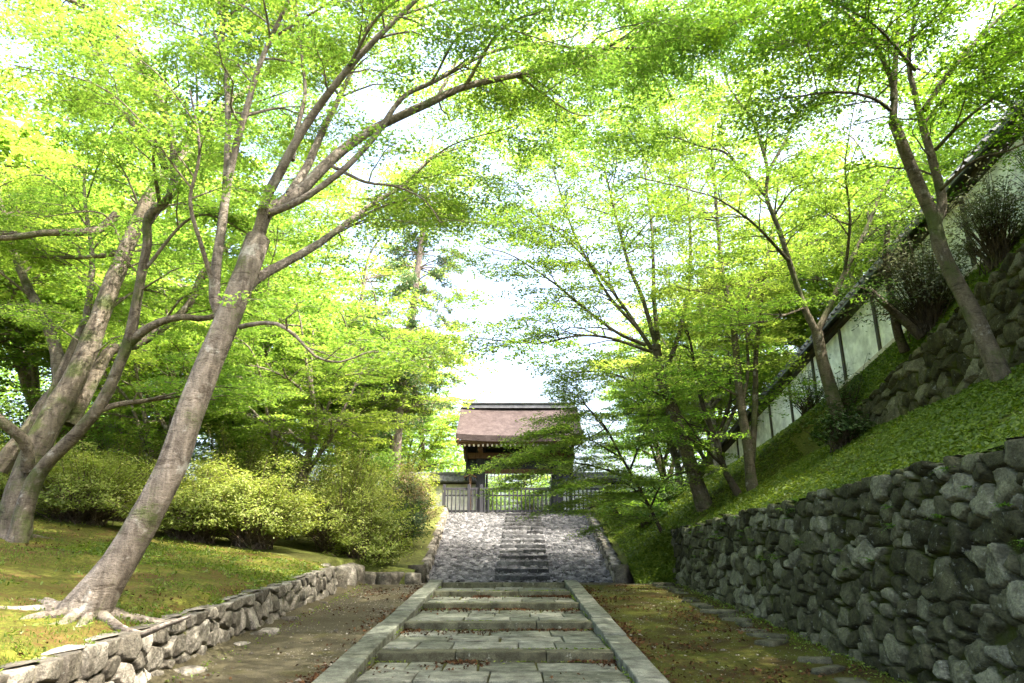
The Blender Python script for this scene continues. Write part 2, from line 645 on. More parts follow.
def sheet(name, xs, ys, zf, mat, label=None, cat=None, kind='structure', mask=None):
    X, Y = np.meshgrid(xs, ys, indexing='ij')
    Z = zf(X, Y)
    V = np.stack([X, Y, Z], -1).reshape(-1, 3)
    f = grid_faces(len(xs), len(ys))
    if mask is not None:
        c = V[f].mean(1)
        f = f[mask(c[:, 0], c[:, 1])]
    f = f[:, ::1]
    o = mesh(name, [(V, f)], mat)
    return tag(o, label, cat, None, kind)


# the broad ground under everything, out to the horizon
def base_ground(X, Y):
    zl = lawn_z(X, Y) - .6
    zr = bank_z(X, Y) - .6
    zm = np.where(Y < 17.6, rz(Y), cz(Y)) - .3
    zm = zm - .4
    z = np.where(X < -5.2, zl - .3, np.where(X > 9.2, zr, zm))
    far = np.clip((np.abs(X) - 40) / 60, 0, 1) + np.clip((Y - 60) / 60, 0, 1)
    return np.where(far > 0, lerp(z, 3.0, np.clip(far, 0, 1)), z)


gx = np.unique(np.concatenate([np.linspace(-300, -60, 10), np.linspace(-60, -12, 30), np.linspace(-12, 12, 70), np.linspace(12, 60, 30), np.linspace(60, 300, 10)]))
gy = np.unique(np.concatenate([np.linspace(-40, -12, 6), np.linspace(-12, 40, 70), np.linspace(40, 90, 20), np.linspace(90, 500, 12)]))
sheet('ground', gx, gy, base_ground, M['soil'], 'soil and moss ground under the garden', 'ground')

# mossy lawn on the left
lx = np.concatenate([-np.geomspace(60, 12, 30)[:-1], np.linspace(-12, LX - .13, 150)])
ly = np.concatenate([np.linspace(-6, 3.5, 25)[:-1], np.linspace(3.5, 14.3, 175)])


def lawn_fine(X, Y):
    z = lawn_z(X, Y) + .018 * fbm2(X, Y, 4, 3, 2.0) + .008 * fbm2(X, Y, 17, 2, 3.0)
    return z - .085 * np.clip((X - (LX - .36)) / .22, 0, 1)


sheet('mossy_lawn', lx, ly, lawn_fine, M['lawn'], 'mossy lawn with brown patches on the raised terrace', 'lawn')
lx2 = np.concatenate([-np.geomspace(60, 12, 20)[:-1], np.linspace(-12, -2.1, 110)])
ly2 = np.concatenate([np.linspace(14.25, 32, 90), np.linspace(33, 60, 20)])
def soil_z(X, Y):
    e_ = np.where(X > LX - .12, np.clip((16.5 - Y) / .25, 0, 1), np.where(Y < 16.2, np.clip((X - (LX - .42)) / .25, 0, 1), 0))
    return lerp(lawn_z(X, Y) - .02, CZ0 - .05, e_)


sheet('garden_soil', lx2, ly2, soil_z, M['soil'], 'green planted ground under the bushes', 'ground',
      mask=lambda x, y: (x < cobL(y) - .15) & ((y > 16.2) | (x < LX - .12)))
# right bank
bx = np.concatenate([np.linspace(2.5, 9.2, 120), np.geomspace(9.5, 60, 20)])
by = np.concatenate([np.linspace(-6, 36, 260), np.linspace(37, 60, 20)])
sheet('grassy_bank', bx, by, lambda X, Y: bank_z(X, Y) + .015 * fbm2(X, Y, 5, 3, 8.0), M['bank'], 'steep green bank above the stone wall', 'bank',
      mask=lambda x, y: np.where(y < 16.3, x > wtopx(y) - .02, np.where(y < 17.25, (x > wtopx(y) - .02) | ((x > 2.7) & (x < 3.74)), x > cobR(y) + .2)))

# side paths and landing
sheet('path_corner', np.linspace(LX - .5, LX - .08, 6), np.linspace(14.0, C0, 30), lambda X, Y: rz(Y) - .02 + .012 * fbm2(X, Y, 3, 3, 11.5), M['gravel'], 'gravel corner behind the low wall', 'path')
sheet('gravel_path', np.linspace(LX - .1, -1.72, 40), np.linspace(-4, CREST + .1, 240), lambda X, Y: rz(Y) - .02 + .005 * fbm2(X, Y, 5, 3, 11.0) + .10 * np.clip((LX + .35 - X) / .35, 0, 1) ** 2, M['gravel'], 'brown gravel ramp left of the stone steps', 'path')
sheet('moss_path', np.linspace(1.36, 4.0, 60), np.linspace(-4, CREST + .1, 260), lambda X, Y: rz(Y) - .015 + .008 * fbm2(X, Y, 4, 3, 12.0), M['mosspath'], 'mossy ramp right of the stone steps', 'path')
sheet('landing', np.linspace(LX - .2, 4.2, 40), np.linspace(CREST + .1, C0 + .1, 12), lambda X, Y: CZ0 - .02 + .012 * fbm2(X, Y, 3, 3, 13.0), M['gravel'], 'flat gravel landing below the cobbled slope', 'path')
sheet('gate_terrace', np.linspace(-7, 8, 30), np.linspace(C1 - .05, 60, 40), lambda X, Y: CZ1 - .03 + .01 * fbm2(X, Y, 2, 2, 14.0), M['gravel'], 'gravel terrace the gate stands on', 'terrace')


# ------------------------------------------------------------------ stones
def voro(U, Vv, seeds, wts, aniso=1.0, warp=.05, wsc=3.0, seed=0.0):
    """first and second nearest stone for every grid point"""
    Uw = U + warp * fbm2(U, Vv, wsc, 2, 20 + seed)
    Vw = Vv + warp * fbm2(U, Vv, wsc, 2, 40 + seed)
    u = Uw.ravel().astype(np.float32)
    v = Vw.ravel().astype(np.float32)
    n = len(u)
    F1 = np.empty(n, np.float32)
    F2 = np.empty(n, np.float32)
    ID = np.empty(n, np.int32)
    order = np.argsort(u)
    for c in range(0, n, 6000):
        ix = order[c:c + 6000]
        lo, hi = u[ix].min() - 1.2, u[ix].max() + 1.2
        sel = np.where((seeds[:, 0] > lo) & (seeds[:, 0] < hi))[0]
        d = np.sqrt((u[ix][:, None] - seeds[sel, 0]) ** 2 + ((v[ix][:, None] - seeds[sel, 1]) * aniso) ** 2) - wts[sel]
        k = np.argpartition(d, 1, axis=1)[:, :2]
        dd = np.take_along_axis(d, k, 1)
        sw = dd[:, 0] > dd[:, 1]
        k[sw] = k[sw][:, ::-1]
        dd[sw] = dd[sw][:, ::-1]
        F1[ix] = dd[:, 0]
        F2[ix] = dd[:, 1]
        ID[ix] = sel[k[:, 0]]
    return F1.reshape(U.shape), F2.reshape(U.shape), ID.reshape(U.shape)


def make_seeds(L, H, cell, rng, jit=.38, aspect=1.25, big=.0):
    rows = []
    y = -cell * .2
    while y < H + cell:
        h = cell / aspect * rng.uniform(.8, 1.25)
        x = -cell * rng.random()
        while x < L + cell:
            w = cell * rng.uniform(.65, 1.5)
            rows.append((x + w / 2 + rng.uniform(-jit, jit) * w * .4, y + h / 2 + rng.uniform(-jit, jit) * h))
            x += w
        y += h
    s = np.array(rows)
    w = rng.uniform(-.5, .5, len(s)) * cell * .28
    return s, w


def stone_wall(name, base, top, normal_f, du, rng, cell, mat, parent, depth=.10, gap=.05, aspect=1.25, cap=.3, tilt=.25, warp=.05, topjit=.04, wsc=3.0, fill=.25):
    """base, top: (n,3) polylines (foot and head of the face); the face is a sheet of bulging stones, wrapped over the head"""
    base = np.asarray(base, float)
    top = np.asarray(top, float)
    seg = np.r_[0, np.cumsum(np.linalg.norm(np.diff(base, axis=0), axis=1))]
    L = seg[-1]
    us = np.arange(0, L, du)
    B = np.stack([np.interp(us, seg, base[:, k]) for k in range(3)], -1)
    T = np.stack([np.interp(us, seg, top[:, k]) for k in range(3)], -1)
    H = np.linalg.norm(T - B, axis=1)
    Hm = H.max()
    nv = int((Hm + cap) / du) + 2
    tang = np.gradient(B, axis=0)
    tang /= np.linalg.norm(tang, axis=1)[:, None]
    up = (T - B) / H[:, None]
    nrm = np.cross(tang, up) * normal_f
    nrm /= np.linalg.norm(nrm, axis=1)[:, None]
    back = -nrm.copy()
    back[:, 2] = 0
    vs = np.linspace(0, 1, nv)
    Vm = vs[None] * (H[:, None] + cap)                       # metric height per column
    Um = np.repeat(us[:, None], nv, 1)
    seeds, wts = make_seeds(L, Hm + cap, cell, rng, aspect=aspect)
    nf_ = int(len(seeds) * fill)
    if nf_:
        seeds = np.vstack([seeds, np.stack([rng.uniform(0, L, nf_), rng.uniform(0, Hm, nf_)], -1)])
        wts = np.r_[wts, np.full(nf_, -cell * .22)]
    F1, F2, ID = voro(Um, Vm, seeds, wts, 1.15, warp, wsc)
    e = np.clip((F2 - F1 - .010) / gap, 0, 1)
    es = np.sqrt(e * e * (3 - 2 * e))
    tl = rng.normal(0, tilt, (len(seeds), 2))
    off = rng.uniform(-.25, .45, len(seeds)) * depth
    lu = Um - seeds[ID, 0]
    lv = Vm - seeds[ID, 1]
    h = es * (depth + off[ID] + tl[ID, 0] * lu * .8 + tl[ID, 1] * lv * .8) + .22 * depth * np.clip((F2 - F1) / cell, 0, 1)
    pp = np.stack([Um * 5, Vm * 5, ID * 3.7], -1)
    cr = fbm(pp * 1.3 + 9, 2)
    h = h + es * depth * (.20 * fbm(pp, 3) + .14 * np.floor(cr * 3) / 3) + .012 * fbm(pp * 2.6, 3)
    hj = rng.uniform(-1, 1, len(seeds)) * topjit
    small = rng.random(len(seeds))
    over = np.clip(Vm - (H[:, None] + hj[ID]), 0, None)
    vert = Vm - over
    r = .06
    P = B[:, None] + up[:, None] * vert[..., None] + nrm[:, None] * h[..., None] + back[:, None] * over[..., None]
    P = P + np.array((0, 0, 1.0)) * (np.clip(over, 0, 1) > 0)[..., None] * (h * .06)[..., None]
    tone = rng.random(len(seeds))[ID]
    f = grid_faces(len(us), nv)
    if normal_f > 0:
        pass
    o = mesh(name, [(P.reshape(-1, 3), f)], mat, parent, True, {'tone': tone.ravel(), 'edge': e.ravel()})
    return o


def blob(c, r, rng, sq=.5):
    bm = bmesh.new()
    bmesh.ops.create_cube(bm, size=1)
    bmesh.ops.subdivide_edges(bm, edges=list(bm.edges), cuts=3, use_grid_fill=True)
    off = rng.random(3) * 50
    P = np.array([v.co[:] for v in bm.verts])
    nrm = P / np.linalg.norm(P, axis=1)[:, None]
    P = lerp(P, nrm * .55, sq)
    P = P * (1 + .22 * fbm(P * 1.7 + off, 2)[:, None])
    a = rng.uniform(0, 6.28)
    P = P * np.array(r) * 2 * .5
    ca, sa = math.cos(a), math.sin(a)
    P = np.stack([P[:, 0] * ca - P[:, 1] * sa, P[:, 0] * sa + P[:, 1] * ca, P[:, 2]], 1) + np.array(c)
    f = np.array([[v.index for v in fc.verts] for fc in bm.faces])
    bm.free()
    return (P, f)


def stones_mesh(name, chunks, mat, parent, rng):
    tone = chunk_attr(chunks, rng.random(len(chunks)))
    return mesh(name, chunks, mat, parent, True, {'tone': tone, 'edge': np.ones(len(tone)) * .6})


rg = np.random.default_rng(21)
# right retaining wall
ys = np.linspace(2.2, 17.3, 40)
w = thing('stone_retaining_wall', (3.8, 10, rz(10)), 'tall mossy rubble retaining wall along the right of the path', 'stone wall')
xb = np.interp(ys, [2, 17.3], [3.78, 3.68])
base = np.stack([xb, ys, rz(ys) - .12], -1)
top = np.stack([wtopx(ys), ys, wtop(ys)], -1)
base = np.vstack([base, [(4.6, 17.5, CZ0 - .1), (7.0, 17.6, CZ0 + 1.2)]])
top = np.vstack([top, [(4.75, 17.42, 2.3), (7.0, 17.5, 3.4)]])
stone_wall('stonework', base, top, -1, .019, np.random.default_rng(5), .27, M['wallstone'], w, .10, .032, 1.15, .2, .15, .05, .05, 4.0, .7)
st = []
yy = 3.0
while yy < 16.6:
    l = rg.uniform(.3, .65)
    if rg.random() < .93:
        st.append(blob((3.22 + rg.normal(0, .06), yy + l / 2, rz(yy + l / 2) - rg.uniform(.01, .045)), (.24 * rg.uniform(.55, 1.3), l * rg.uniform(.75, 1.05), .11), rg, .35))
    yy += l * rg.uniform(.9, 1.06)
ed_ = thing('stone_edging', (3.22, 10, rz(10)), 'row of flat edging stones along the foot of the tall wall', 'edging')
for b_ in st:
    stones_mesh('edging_stone', [b_], M['riser'], ed_, rg)
# upper wall
ys = np.linspace(3.0, 15.4, 30)
w = thing('upper_stone_wall', (7, 10, ubase(10)), 'mossy stone wall higher up the bank behind the trees', 'stone wall')
base = np.stack([np.full_like(ys, 6.9), ys, ubase(ys) - .15], -1)
top = np.stack([np.full_like(ys, 7.2), ys, utop(ys) + .02], -1)
stone_wall('stonework', base, top, -1, .028, np.random.default_rng(6), .29, M['upperstone'], w, .09, .035, 1.2, .2, .3, .06, .05)
# low wall on the left: runs along the path, then turns left
w = thing('low_stone_wall', (LX, 9, rz(9)), 'low wall of pale squared stones edging the moss lawn', 'stone wall')
ys = np.linspace(3.2, 14.1, 30)
base = np.stack([np.full_like(ys, LX) + .02 * np.sin(ys * 2), ys, rz(ys) - .08], -1)
top = np.stack([np.full_like(ys, LX - .07), ys, rz(ys) + .47], -1)
base = np.vstack([base, [(LX - .22, 14.35, rz(14.35) - .05), (LX - .6, 14.45, rz(14.4) + .1)]])
top = np.vstack([top, [(LX - .27, 14.28, rz(14.35) + .5), (LX - .6, 14.4, rz(14.4) + .5)]])
stone_wall('stonework', base, top, 1, .013, np.random.default_rng(8), .23, M['lowstone'], w, .055, .028, .95, .26, .14, .025, .018, 5.0, .08)
st = []
yy = 4.5
while yy < 12.8:
    l = rg.uniform(.18, .45)
    if rg.random() < .5:
        st.append(blob((LX + .10 + rg.normal(0, .04), yy, rz(yy) + rg.uniform(-.05, -.01)), (l * .7, l, .14), rg, .45))
    yy += l * 1.1
stones_mesh('foot_stones', st, M['lowstone'], w, rg)
# front edge of the bush bed
w = thing('bed_edging', (-2.7, 16.2, CZ0), 'low row of stones edging the bush bed at the landing', 'edging')
st = []
yy = 14.45
while yy < 16.2:
    l = rg.uniform(.3, .55)
    st.append(blob((LX - .12, yy + l / 2, float(rz(yy)) + .12), (.38, l, .6), rg, .5))
    yy += l
xx = LX - .1
while xx < -2.05:
    l = rg.uniform(.3, .6)
    st.append(blob((xx + l / 2, 16.3, CZ0 + .08), (l * 1.05, .34, rg.uniform(.26, .4)), rg, .3))
    xx += l
stones_mesh('edge_stones', st, M['lowstone'], w, rg)

# ------------------------------------------------------------------ stepped path
KL0, KL1, KR0, KR1 = -1.79, -1.50, 1.13, 1.41
RY = [-1.9, .2, 2.25, 4.3, 6.35, 8.35, 10.4, 12.45, 14.2, CREST]
path = sheet('stepped_path', np.linspace(KL1 - .05, KR0 + .05, 12), np.linspace(-4, CREST, 200),
             lambda X, Y: rz(Y) - .055 - .02 * np.ones_like(X), M['moss_bed'], 'stepped stone path of low risers and slabs', 'path')
rs = np.random.default_rng(3)


def tag_tone(name, chunks, mat, parent):
    return stones_mesh(name, chunks, mat, parent, rs)


for i in range(len(RY) - 1):
    ya, yb = RY[i], RY[i + 1]
    za = float(rz(ya)) + .03
    zb = float(rz(yb)) + .03 - .10
    # riser blocks at ya
    nb = rs.integers(2, 4)
    cuts = np.sort(np.r_[KL1, KR0, rs.uniform(KL1 + .7, KR0 - .7, nb - 1)])
    ch = []
    for a, b in zip(cuts[:-1], cuts[1:]):
        if b - a < .12:
            continue
        ch += box((a + b) / 2, ya + .15 + rs.normal(0, .008), za - .12 + rs.normal(0, .006), b - a - .008, .30, .24, 0, .014, .007)
    stones_mesh('step_riser', ch, M['riser'], path, rs)
    # slabs
    ch = []
    rows = np.linspace(ya + .31, yb - .005, 4 if yb - ya > 1.9 else 3)
    for r in range(len(rows) - 1):
        x = KL1 + .01
        while x < KR0 - .06:
            wd = rs.uniform(.35, .85)
            if KR0 - x - wd < .28:
                wd = KR0 - .01 - x
            y0, y1 = rows[r] + rs.normal(0, .012), rows[r + 1] + rs.normal(0, .012)
            ym = (y0 + y1) / 2
            zt = lerp(za - .01, zb, (ym - ya) / (yb - ya)) + rs.normal(0, .004)
            slope = math.atan2(zb - za + .01, yb - ya)
            ch += box(x + wd / 2, ym, zt - .06, wd - rs.uniform(.012, .03), y1 - y0 - rs.uniform(.012, .028), .12, rs.normal(0, .008), .010, .012, slope)
            x += wd
    stones_mesh('paving_slabs', ch, M['slab'], path, rs)
# crest riser
ch = []
for a, b in ((KL1, -.2), (-.2, KR0)):
    ch += box((a + b) / 2, CREST + .15, float(rz(CREST)) - .09, b - a - .008, .3, .24, 0, .014, .005)
stones_mesh('step_riser', ch, M['riser'], path, rs)
for x0, x1 in ((KL0, KL1), (KR0, KR1)):
    ch = []
    y = -3.0
    while y < CREST:
        l = min(rs.uniform(.9, 1.7), CREST + .3 - y)
        ch += box((x0 + x1) / 2 + rs.normal(0, .006), y + l / 2, float(GRADE * (y + l / 2)) - .06 + rs.normal(0, .006), x1 - x0, l - .012, .24, rs.normal(0, .006), .016, .008, math.atan(GRADE))
        y += l
    stones_mesh('kerb', ch, M['slab'], path, rs)

# ------------------------------------------------------------------ cobbled slope
nu, nv = 330, 780
uu = np.linspace(0, 1, nu)
vv = np.linspace(C0 - .05, C1, nv)
Ug, Yg = np.meshgrid(uu, vv, indexing='ij')
Xg = lerp(cobL(Yg), cobR(Yg), Ug)
seeds, wts = make_seeds(12.0, 6.2, .16, rg, aspect=1.45)
F1, F2, ID = voro(Yg - C0, Xg + 3, np.stack([seeds[:, 0], seeds[:, 1]], 1), wts * .8, 1.0, .03, 5, 3.0)
e = np.clip((F2 - F1) / .035, 0, 1)
es = e * e * (3 - 2 * e)
hh = es * (.032 + rg.uniform(-.015, .022, len(seeds))[ID]) + es * .02 * fbm(np.stack([Xg * 9, Yg * 9, ID * 2.2], -1), 2)
hh += es * (rg.normal(0, .12, len(seeds))[ID] * (Yg - C0 - seeds[ID, 0]) + rg.normal(0, .16, len(seeds))[ID] * (Xg + 3 - seeds[ID, 1]))
Zg = cz(Yg) - .04 + hh
ob = mesh('cobbled_slope', [(np.stack([Xg, Yg, Zg], -1).reshape(-1, 3), grid_faces(nu, nv))], M['cobble'], None, True,
          {'tone': rg.random(len(seeds))[ID].ravel(), 'edge': e.ravel()})
tag(ob, 'steep slope of grey cobbles leading up to the gate', 'path', None, 'structure')
NS = 14
for i in range(NS):
    y = C0 + .15 + (C1 - C0 - .2) * i / NS
    xc = lerp(.25, .47, i / NS)
    hw = .68
    cuts = np.sort(np.r_[xc - hw, xc + hw, xc + rs.uniform(-.4, .4, rs.integers(0, 3))])
    ch = []
    z = float(cz(y)) + .10
    for a, b in zip(cuts[:-1], cuts[1:]):
        if b - a < .1:
            continue
        ch += box((a + b) / 2, y + .2 + rs.normal(0, .015), z - .13 + rs.normal(0, .01), b - a - .01, .40, .26, rs.normal(0, .02), .02, .015)
    stones_mesh('stair_step', ch, M['cobble'], ob, rs)
# walls beside the cobbles
for side, fx, sgn, lab in ((0, cobL, -1, 'low pale wall edging the left of the cobbled slope'), (1, cobR, 1, 'low mossy wall edging the right of the cobbled slope')):
    ys = np.linspace(C0 - .3, C1 - .3, 20)
    w = thing('side_wall', (float(fx(23)), 23, float(cz(23))), lab, 'stone wall', 'low walls beside the cobbled slope')
    x = fx(ys)
    base = np.stack([x, ys, cz(ys) - .1], -1)
    top = np.stack([x + .05 * sgn, ys, cz(ys) + .24], -1)
    stone_wall('stonework', base, top, -sgn, .025, np.random.default_rng(40 + side), .24, M['lowstone'], w, .045, .03, 1.0, .26, .14, .03, .02)
    # front end of the wall
    stones_mesh('end_stone', [blob((float(fx(C0 - .3)) + .17 * sgn, C0 - .32, CZ0 + .14), (.4, .3, .5), rg, .25)], M['lowstone'], w, rg)


# ------------------------------------------------------------------ gate
def bx(x0, x1, y0, y1, z0, z1, bev=.008):
    return box((x0 + x1) / 2, (y0 + y1) / 2, (z0 + z1) / 2, x1 - x0, y1 - y0, z1 - z0, 0, bev)


GZ = CZ1
GX = .33                                                   # centre line of the gate
GY = 31.4
gate = thing('temple_gate', (GX, GY, GZ), 'old wooden temple gate with a brown bark roof at the top of the slope', 'gate')
PW = .19
PX = 1.72                                                  # half distance of the pillars
for sx in (-1, 1):
    p = mesh('pillar', bx(GX + sx * PX - PW, GX + sx * PX + PW, GY - PW, GY + PW, GZ, GZ + 3.15), M['wood_dark'], gate, False)
    mesh('base_stone', bx(GX + sx * PX - .32, GX + sx * PX + .32, GY - .32, GY + .32, GZ - .1, GZ + .12, .03), M['riser'], p, False)
    p = mesh('rear_pillar', bx(GX + sx * PX - .13, GX + sx * PX + .13, GY + 1.9, GY + 2.16, GZ, GZ + 3.0), M['wood_dark'], gate, False)
    # bracket under the eave
    mesh('bracket', merge_chunks([bx(GX + sx * PX - .10, GX + sx * PX + .10, GY - 1.0, GY + 2.4, GZ + 2.72, GZ + 2.94),
                                  bx(GX + sx * PX - .16, GX + sx * PX + .16, GY - .6, GY - .25, GZ + 2.94, GZ + 3.10),
                                  bx(GX + sx * PX - .55, GX + sx * PX + .55, GY - .10, GY + .10, GZ + 3.152, GZ + 3.35)]), M['wood_brown'], gate, False)
    # side planking between front and rear pillars
    mesh('side_panel', bx(GX + sx * (PX + .62) - .03, GX + sx * (PX + .62) + .03, GY - .3, GY + 2.5, GZ + 1.5, GZ + 3.6), M['wood_dark'], gate, False)
    mesh('gable_panel', bx(GX + sx * (PX + .40) - .21, GX + sx * (PX + .40) + .21, GY + .02, GY + .08, GZ + 1.5, GZ + 3.5), M['wood_dark'], gate, False)
    mesh('gable_beam', bx(GX + sx * (PX + .35) - .3, GX + sx * (PX + .35) + .3, GY - .2, GY + .2, GZ + 1.98, GZ + 2.16), M['wood_dark'], gate, False)
mesh('main_beam', bx(GX - PX - .75, GX + PX + .75, GY - .22, GY + .22, GZ + 2.46, GZ + 2.715), M['wood_brown'], gate, False)
mesh('lintel', bx(GX - PX + PW, GX + PX - PW, GY - .09, GY + .09, GZ + 1.82, GZ + 2.02), M['wood_brown'], gate, False)
mesh('upper_panel', bx(GX - PX + PW, GX + PX - PW, GY - .03, GY + .03, GZ + 2.022, GZ + 2.458), M['wood_dark'], gate, False)
mesh('eave_beam', bx(GX - PX - .7, GX + PX + .7, GY - .95, GY - .75, GZ + 2.942, GZ + 3.10), M['wood_brown'], gate, False)
mesh('rear_beam', bx(GX - PX - .7, GX + PX + .7, GY + 1.93, GY + 2.13, GZ + 3.0, GZ + 3.2), M['wood_dark'], gate, False)
for k in range(19):                                        # little hanging pickets of the transom
    x = GX - PX + PW + .12 + k * (2 * PX - 2 * PW - .24) / 18
    mesh('transom_slat', bx(x - .02, x + .02, GY - .02, GY + .02, GZ + 1.52, GZ + 1.818, .003), M['wood_end'], gate, False)
for sx in (-1, 1):                                         # the doors stand open
    d = mesh('door_leaf', merge_chunks([bx(GX + sx * (PX - PW - .09), GX + sx * (PX - PW - .03), GY + .12, GY + 1.45, GZ + .12, GZ + 1.80)]) if sx > 0 else
             bx(GX - PX + PW + .03, GX - PX + PW + .09, GY + .12, GY + 1.45, GZ + .12, GZ + 1.80), M['wood_dark'], gate, False)
# roof: concave bark slopes with a thick edge
RZ, EZ = float(pix(519, 408.5, GY + 1.1)[2]), float(pix(519, 435.5, GY - 1.5)[2])
RY_, EYF = GY + 1.1, GY - 1.5
ROOFW = 2.74


def roof_prof(n=14):
    t = np.linspace(0, 1, n)
    y = lerp(EYF, RY_, t)
    z = EZ + (RZ - EZ) * (t * .72 + .28 * t * t)
    return y, z


y1, z1 = roof_prof()
yy = np.r_[y1, (2 * RY_ - y1)[::-1][1:]]
zz = np.r_[z1, z1[::-1][1:]]
xs = np.linspace(GX - ROOFW, GX + ROOFW, 24)
X, T_ = np.meshgrid(xs, np.arange(len(yy)), indexing='ij')
lift = .10 * np.abs((X - GX) / ROOFW) ** 3
topv = np.stack([X, yy[T_], zz[T_] + lift], -1)
botv = topv - np.array((0, 0, .26))
n0 = topv.reshape(-1, 3)
fr = grid_faces(len(xs), len(yy))
nb = len(n0)


def border(nu, nv):
    idx = np.arange(nu * nv).reshape(nu, nv)
    loop = np.concatenate([idx[:-1, 0], idx[-1, :-1], idx[:0:-1, -1], idx[0, :0:-1]])
    return loop


bl = border(len(xs), len(yy))
side = np.stack([bl, np.roll(bl, -1), np.roll(bl, -1) + nb, bl + nb], 1)
roof = mesh('roof', [(np.vstack([n0, botv.reshape(-1, 3)]), np.vstack([fr, fr[:, ::-1] + nb, side]))], M['bark_roof'], gate, False)
# layered eave edge, lighter
ed = []
for j, (dy, dz, hh_) in enumerate(((.05, -.262, .07), (.12, -.335, .06))):
    ed += bx(GX - ROOFW + .04 * j, GX + ROOFW - .04 * j, EYF + dy, EYF + dy + .5, EZ + dz - hh_ + .07, EZ + dz + .068)
mesh('eave_board', ed, M['wood_brown'], roof, False)
mesh('ridge', merge_chunks([bx(GX - ROOFW + .1, GX + ROOFW - .1, RY_ - .22, RY_ + .22, RZ - .02, RZ + .12),
                            bx(GX - ROOFW + .16, GX + ROOFW - .16, RY_ - .17, RY_ + .17, RZ + .122, RZ + .19),
                            bx(GX - ROOFW + .08, GX + ROOFW - .08, RY_ - .26, RY_ + .26, RZ + .192, RZ + .25)]), M['tile'], roof, False)
for k in range(27):
    x = GX - ROOFW + .18 + k * (2 * ROOFW - .36) / 26
    a = math.atan2(.62 * (RZ - EZ), RY_ - EYF)
    L_ = 2.2
    cyy, czz = EYF + .12 + L_ / 2 * math.cos(a), EZ - .40 + L_ / 2 * math.sin(a)
    r_ = mesh('rafter', box(x, cyy, czz, .07, L_, .09, 0, .006, 0, a), M['wood_brown'], gate, False)
    mesh('rafter_end', box(x, EYF + .11, EZ - .405, .075, .02, .095, 0, .003, 0, a), M['wood_end'], r_, False)
for sx in (-1, 1):                                         # bargeboards
    ch = []
    for a_, b_ in ((0, 7), (7, 13)):
        p0 = np.array((y1[a_], z1[a_] - .36)); p1 = np.array((y1[b_], z1[b_] - .36))
        for mir in (0, 1):
            q0, q1 = (p0, p1) if not mir else (np.array((2 * RY_ - p0[0], p0[1])), np.array((2 * RY_ - p1[0], p1[1])))
            l = np.linalg.norm(q1 - q0)
            ch += box(GX + sx * (ROOFW - .09), (q0[0] + q1[0]) / 2, (q0[1] + q1[1]) / 2 + .06, .07, l + .04, .30, 0, .006, 0, math.atan2(q1[1] - q0[1], q1[0] - q0[0]) if not mir else math.atan2(q0[1] - q1[1], q0[0] - q1[0]))
    mesh('bargeboard', ch, M['wood_brown'], roof, False)
# brown bracketed lantern roof beside the left pillar
npst = thing('notice_post', (GX - PX - .42, GY - .55, GZ), 'small brown roofed wooden post beside the left gate pillar', 'post')
nx, ny = GX - PX - .42, GY - .55
mesh('post', bx(nx - .05, nx + .05, ny - .05, ny + .05, GZ, GZ + 1.62), M['wood_brown'], npst, False)
a = box(nx - .12, ny, GZ + 1.66, .30, .30, .05, 0, .006)
for (V, f) in a:
    V[:, 2] += (V[:, 0] - nx + .12) * .45
b = box(nx + .12, ny, GZ + 1.66, .30, .30, .05, 0, .006)
for (V, f) in b:
    V[:, 2] -= (V[:, 0] - nx - .12) * .45
mesh('cap_roof', a + b, M['wood_brown'], npst, False)

# side walls of the gate, tiled
for sx, lab in ((-1, 'low white wall with grey tile coping left of the gate'), (1, 'low white wall with grey tile coping right of the gate')):
    xa, xb_ = (GX - PX - 3.6, GX - PX - .2) if sx < 0 else (GX + PX + .2, GX + PX + 3.2)
    wl = thing('tiled_garden_wall', ((xa + xb_) / 2, GY + .2, GZ), lab, 'wall')
    mesh('wall_panel', bx(xa, xb_, GY + .10, GY + .30, GZ - .05, GZ + 1.36), M['plaster'], wl, False)
    mesh('wall_plate', bx(xa - .02, xb_ + .02, GY + .05, GY + .35, GZ + 1.362, GZ + 1.44), M['wood_dark'], wl, False)
    ch = []
    for s2 in (-1, 1):
        c_ = box((xa + xb_) / 2, GY + .2 + s2 * .24, GZ + 1.60, xb_ - xa + .1, .56, .07, 0, .01, 0, -s2 * .62)
        ch += c_
        x = xa
        while x < xb_:
            ch += box(x, GY + .2 + s2 * .25, GZ + 1.635, .09, .56, .07, 0, .02, 0, -s2 * .62)
            x += .24
    ch += bx(xa - .05, xb_ + .05, GY + .08, GY + .32, GZ + 1.76, GZ + 1.90, .04)
    mesh('tile_coping', ch, M['tile'], wl, False)

# picket fence across the front
FY = 30.0
fz = GZ
fe = thing('picket_fence', (GX, FY, fz), 'dark wooden picket fence across the front of the gate', 'fence')
FXA, FXB = -2.9, 4.2
FH = 1.05
for k, z in enumerate((.06, .72, .98)):
    mesh('rail', bx(FXA, FXB, FY - .03, FY + .03, fz + z, fz + z + (.09 if k != 1 else .06)), M['wood_dark'], fe, False)
for x in (FXA + .05, GX - PX - .42, GX - PX + .1, GX + PX - .1, GX + PX + .42, FXB - .05):
    mesh('post', bx(x - .065, x + .065, FY - .075, FY + .055, fz - .05, fz + 1.2), M['wood_dark'], fe, False)
x = FXA + .2
while x < FXB:
    mesh('picket', bx(x - .028, x + .028, FY - .062, FY - .032, fz + .02, fz + 1.0, .004), M['wood_dark'], fe, False)
    x += .172
mesh('stone_sill', bx(FXA - .1, FXB + .1, FY - .25, FY + .15, fz - .25, fz + .015, .03), M['lowstone'], fe, False)

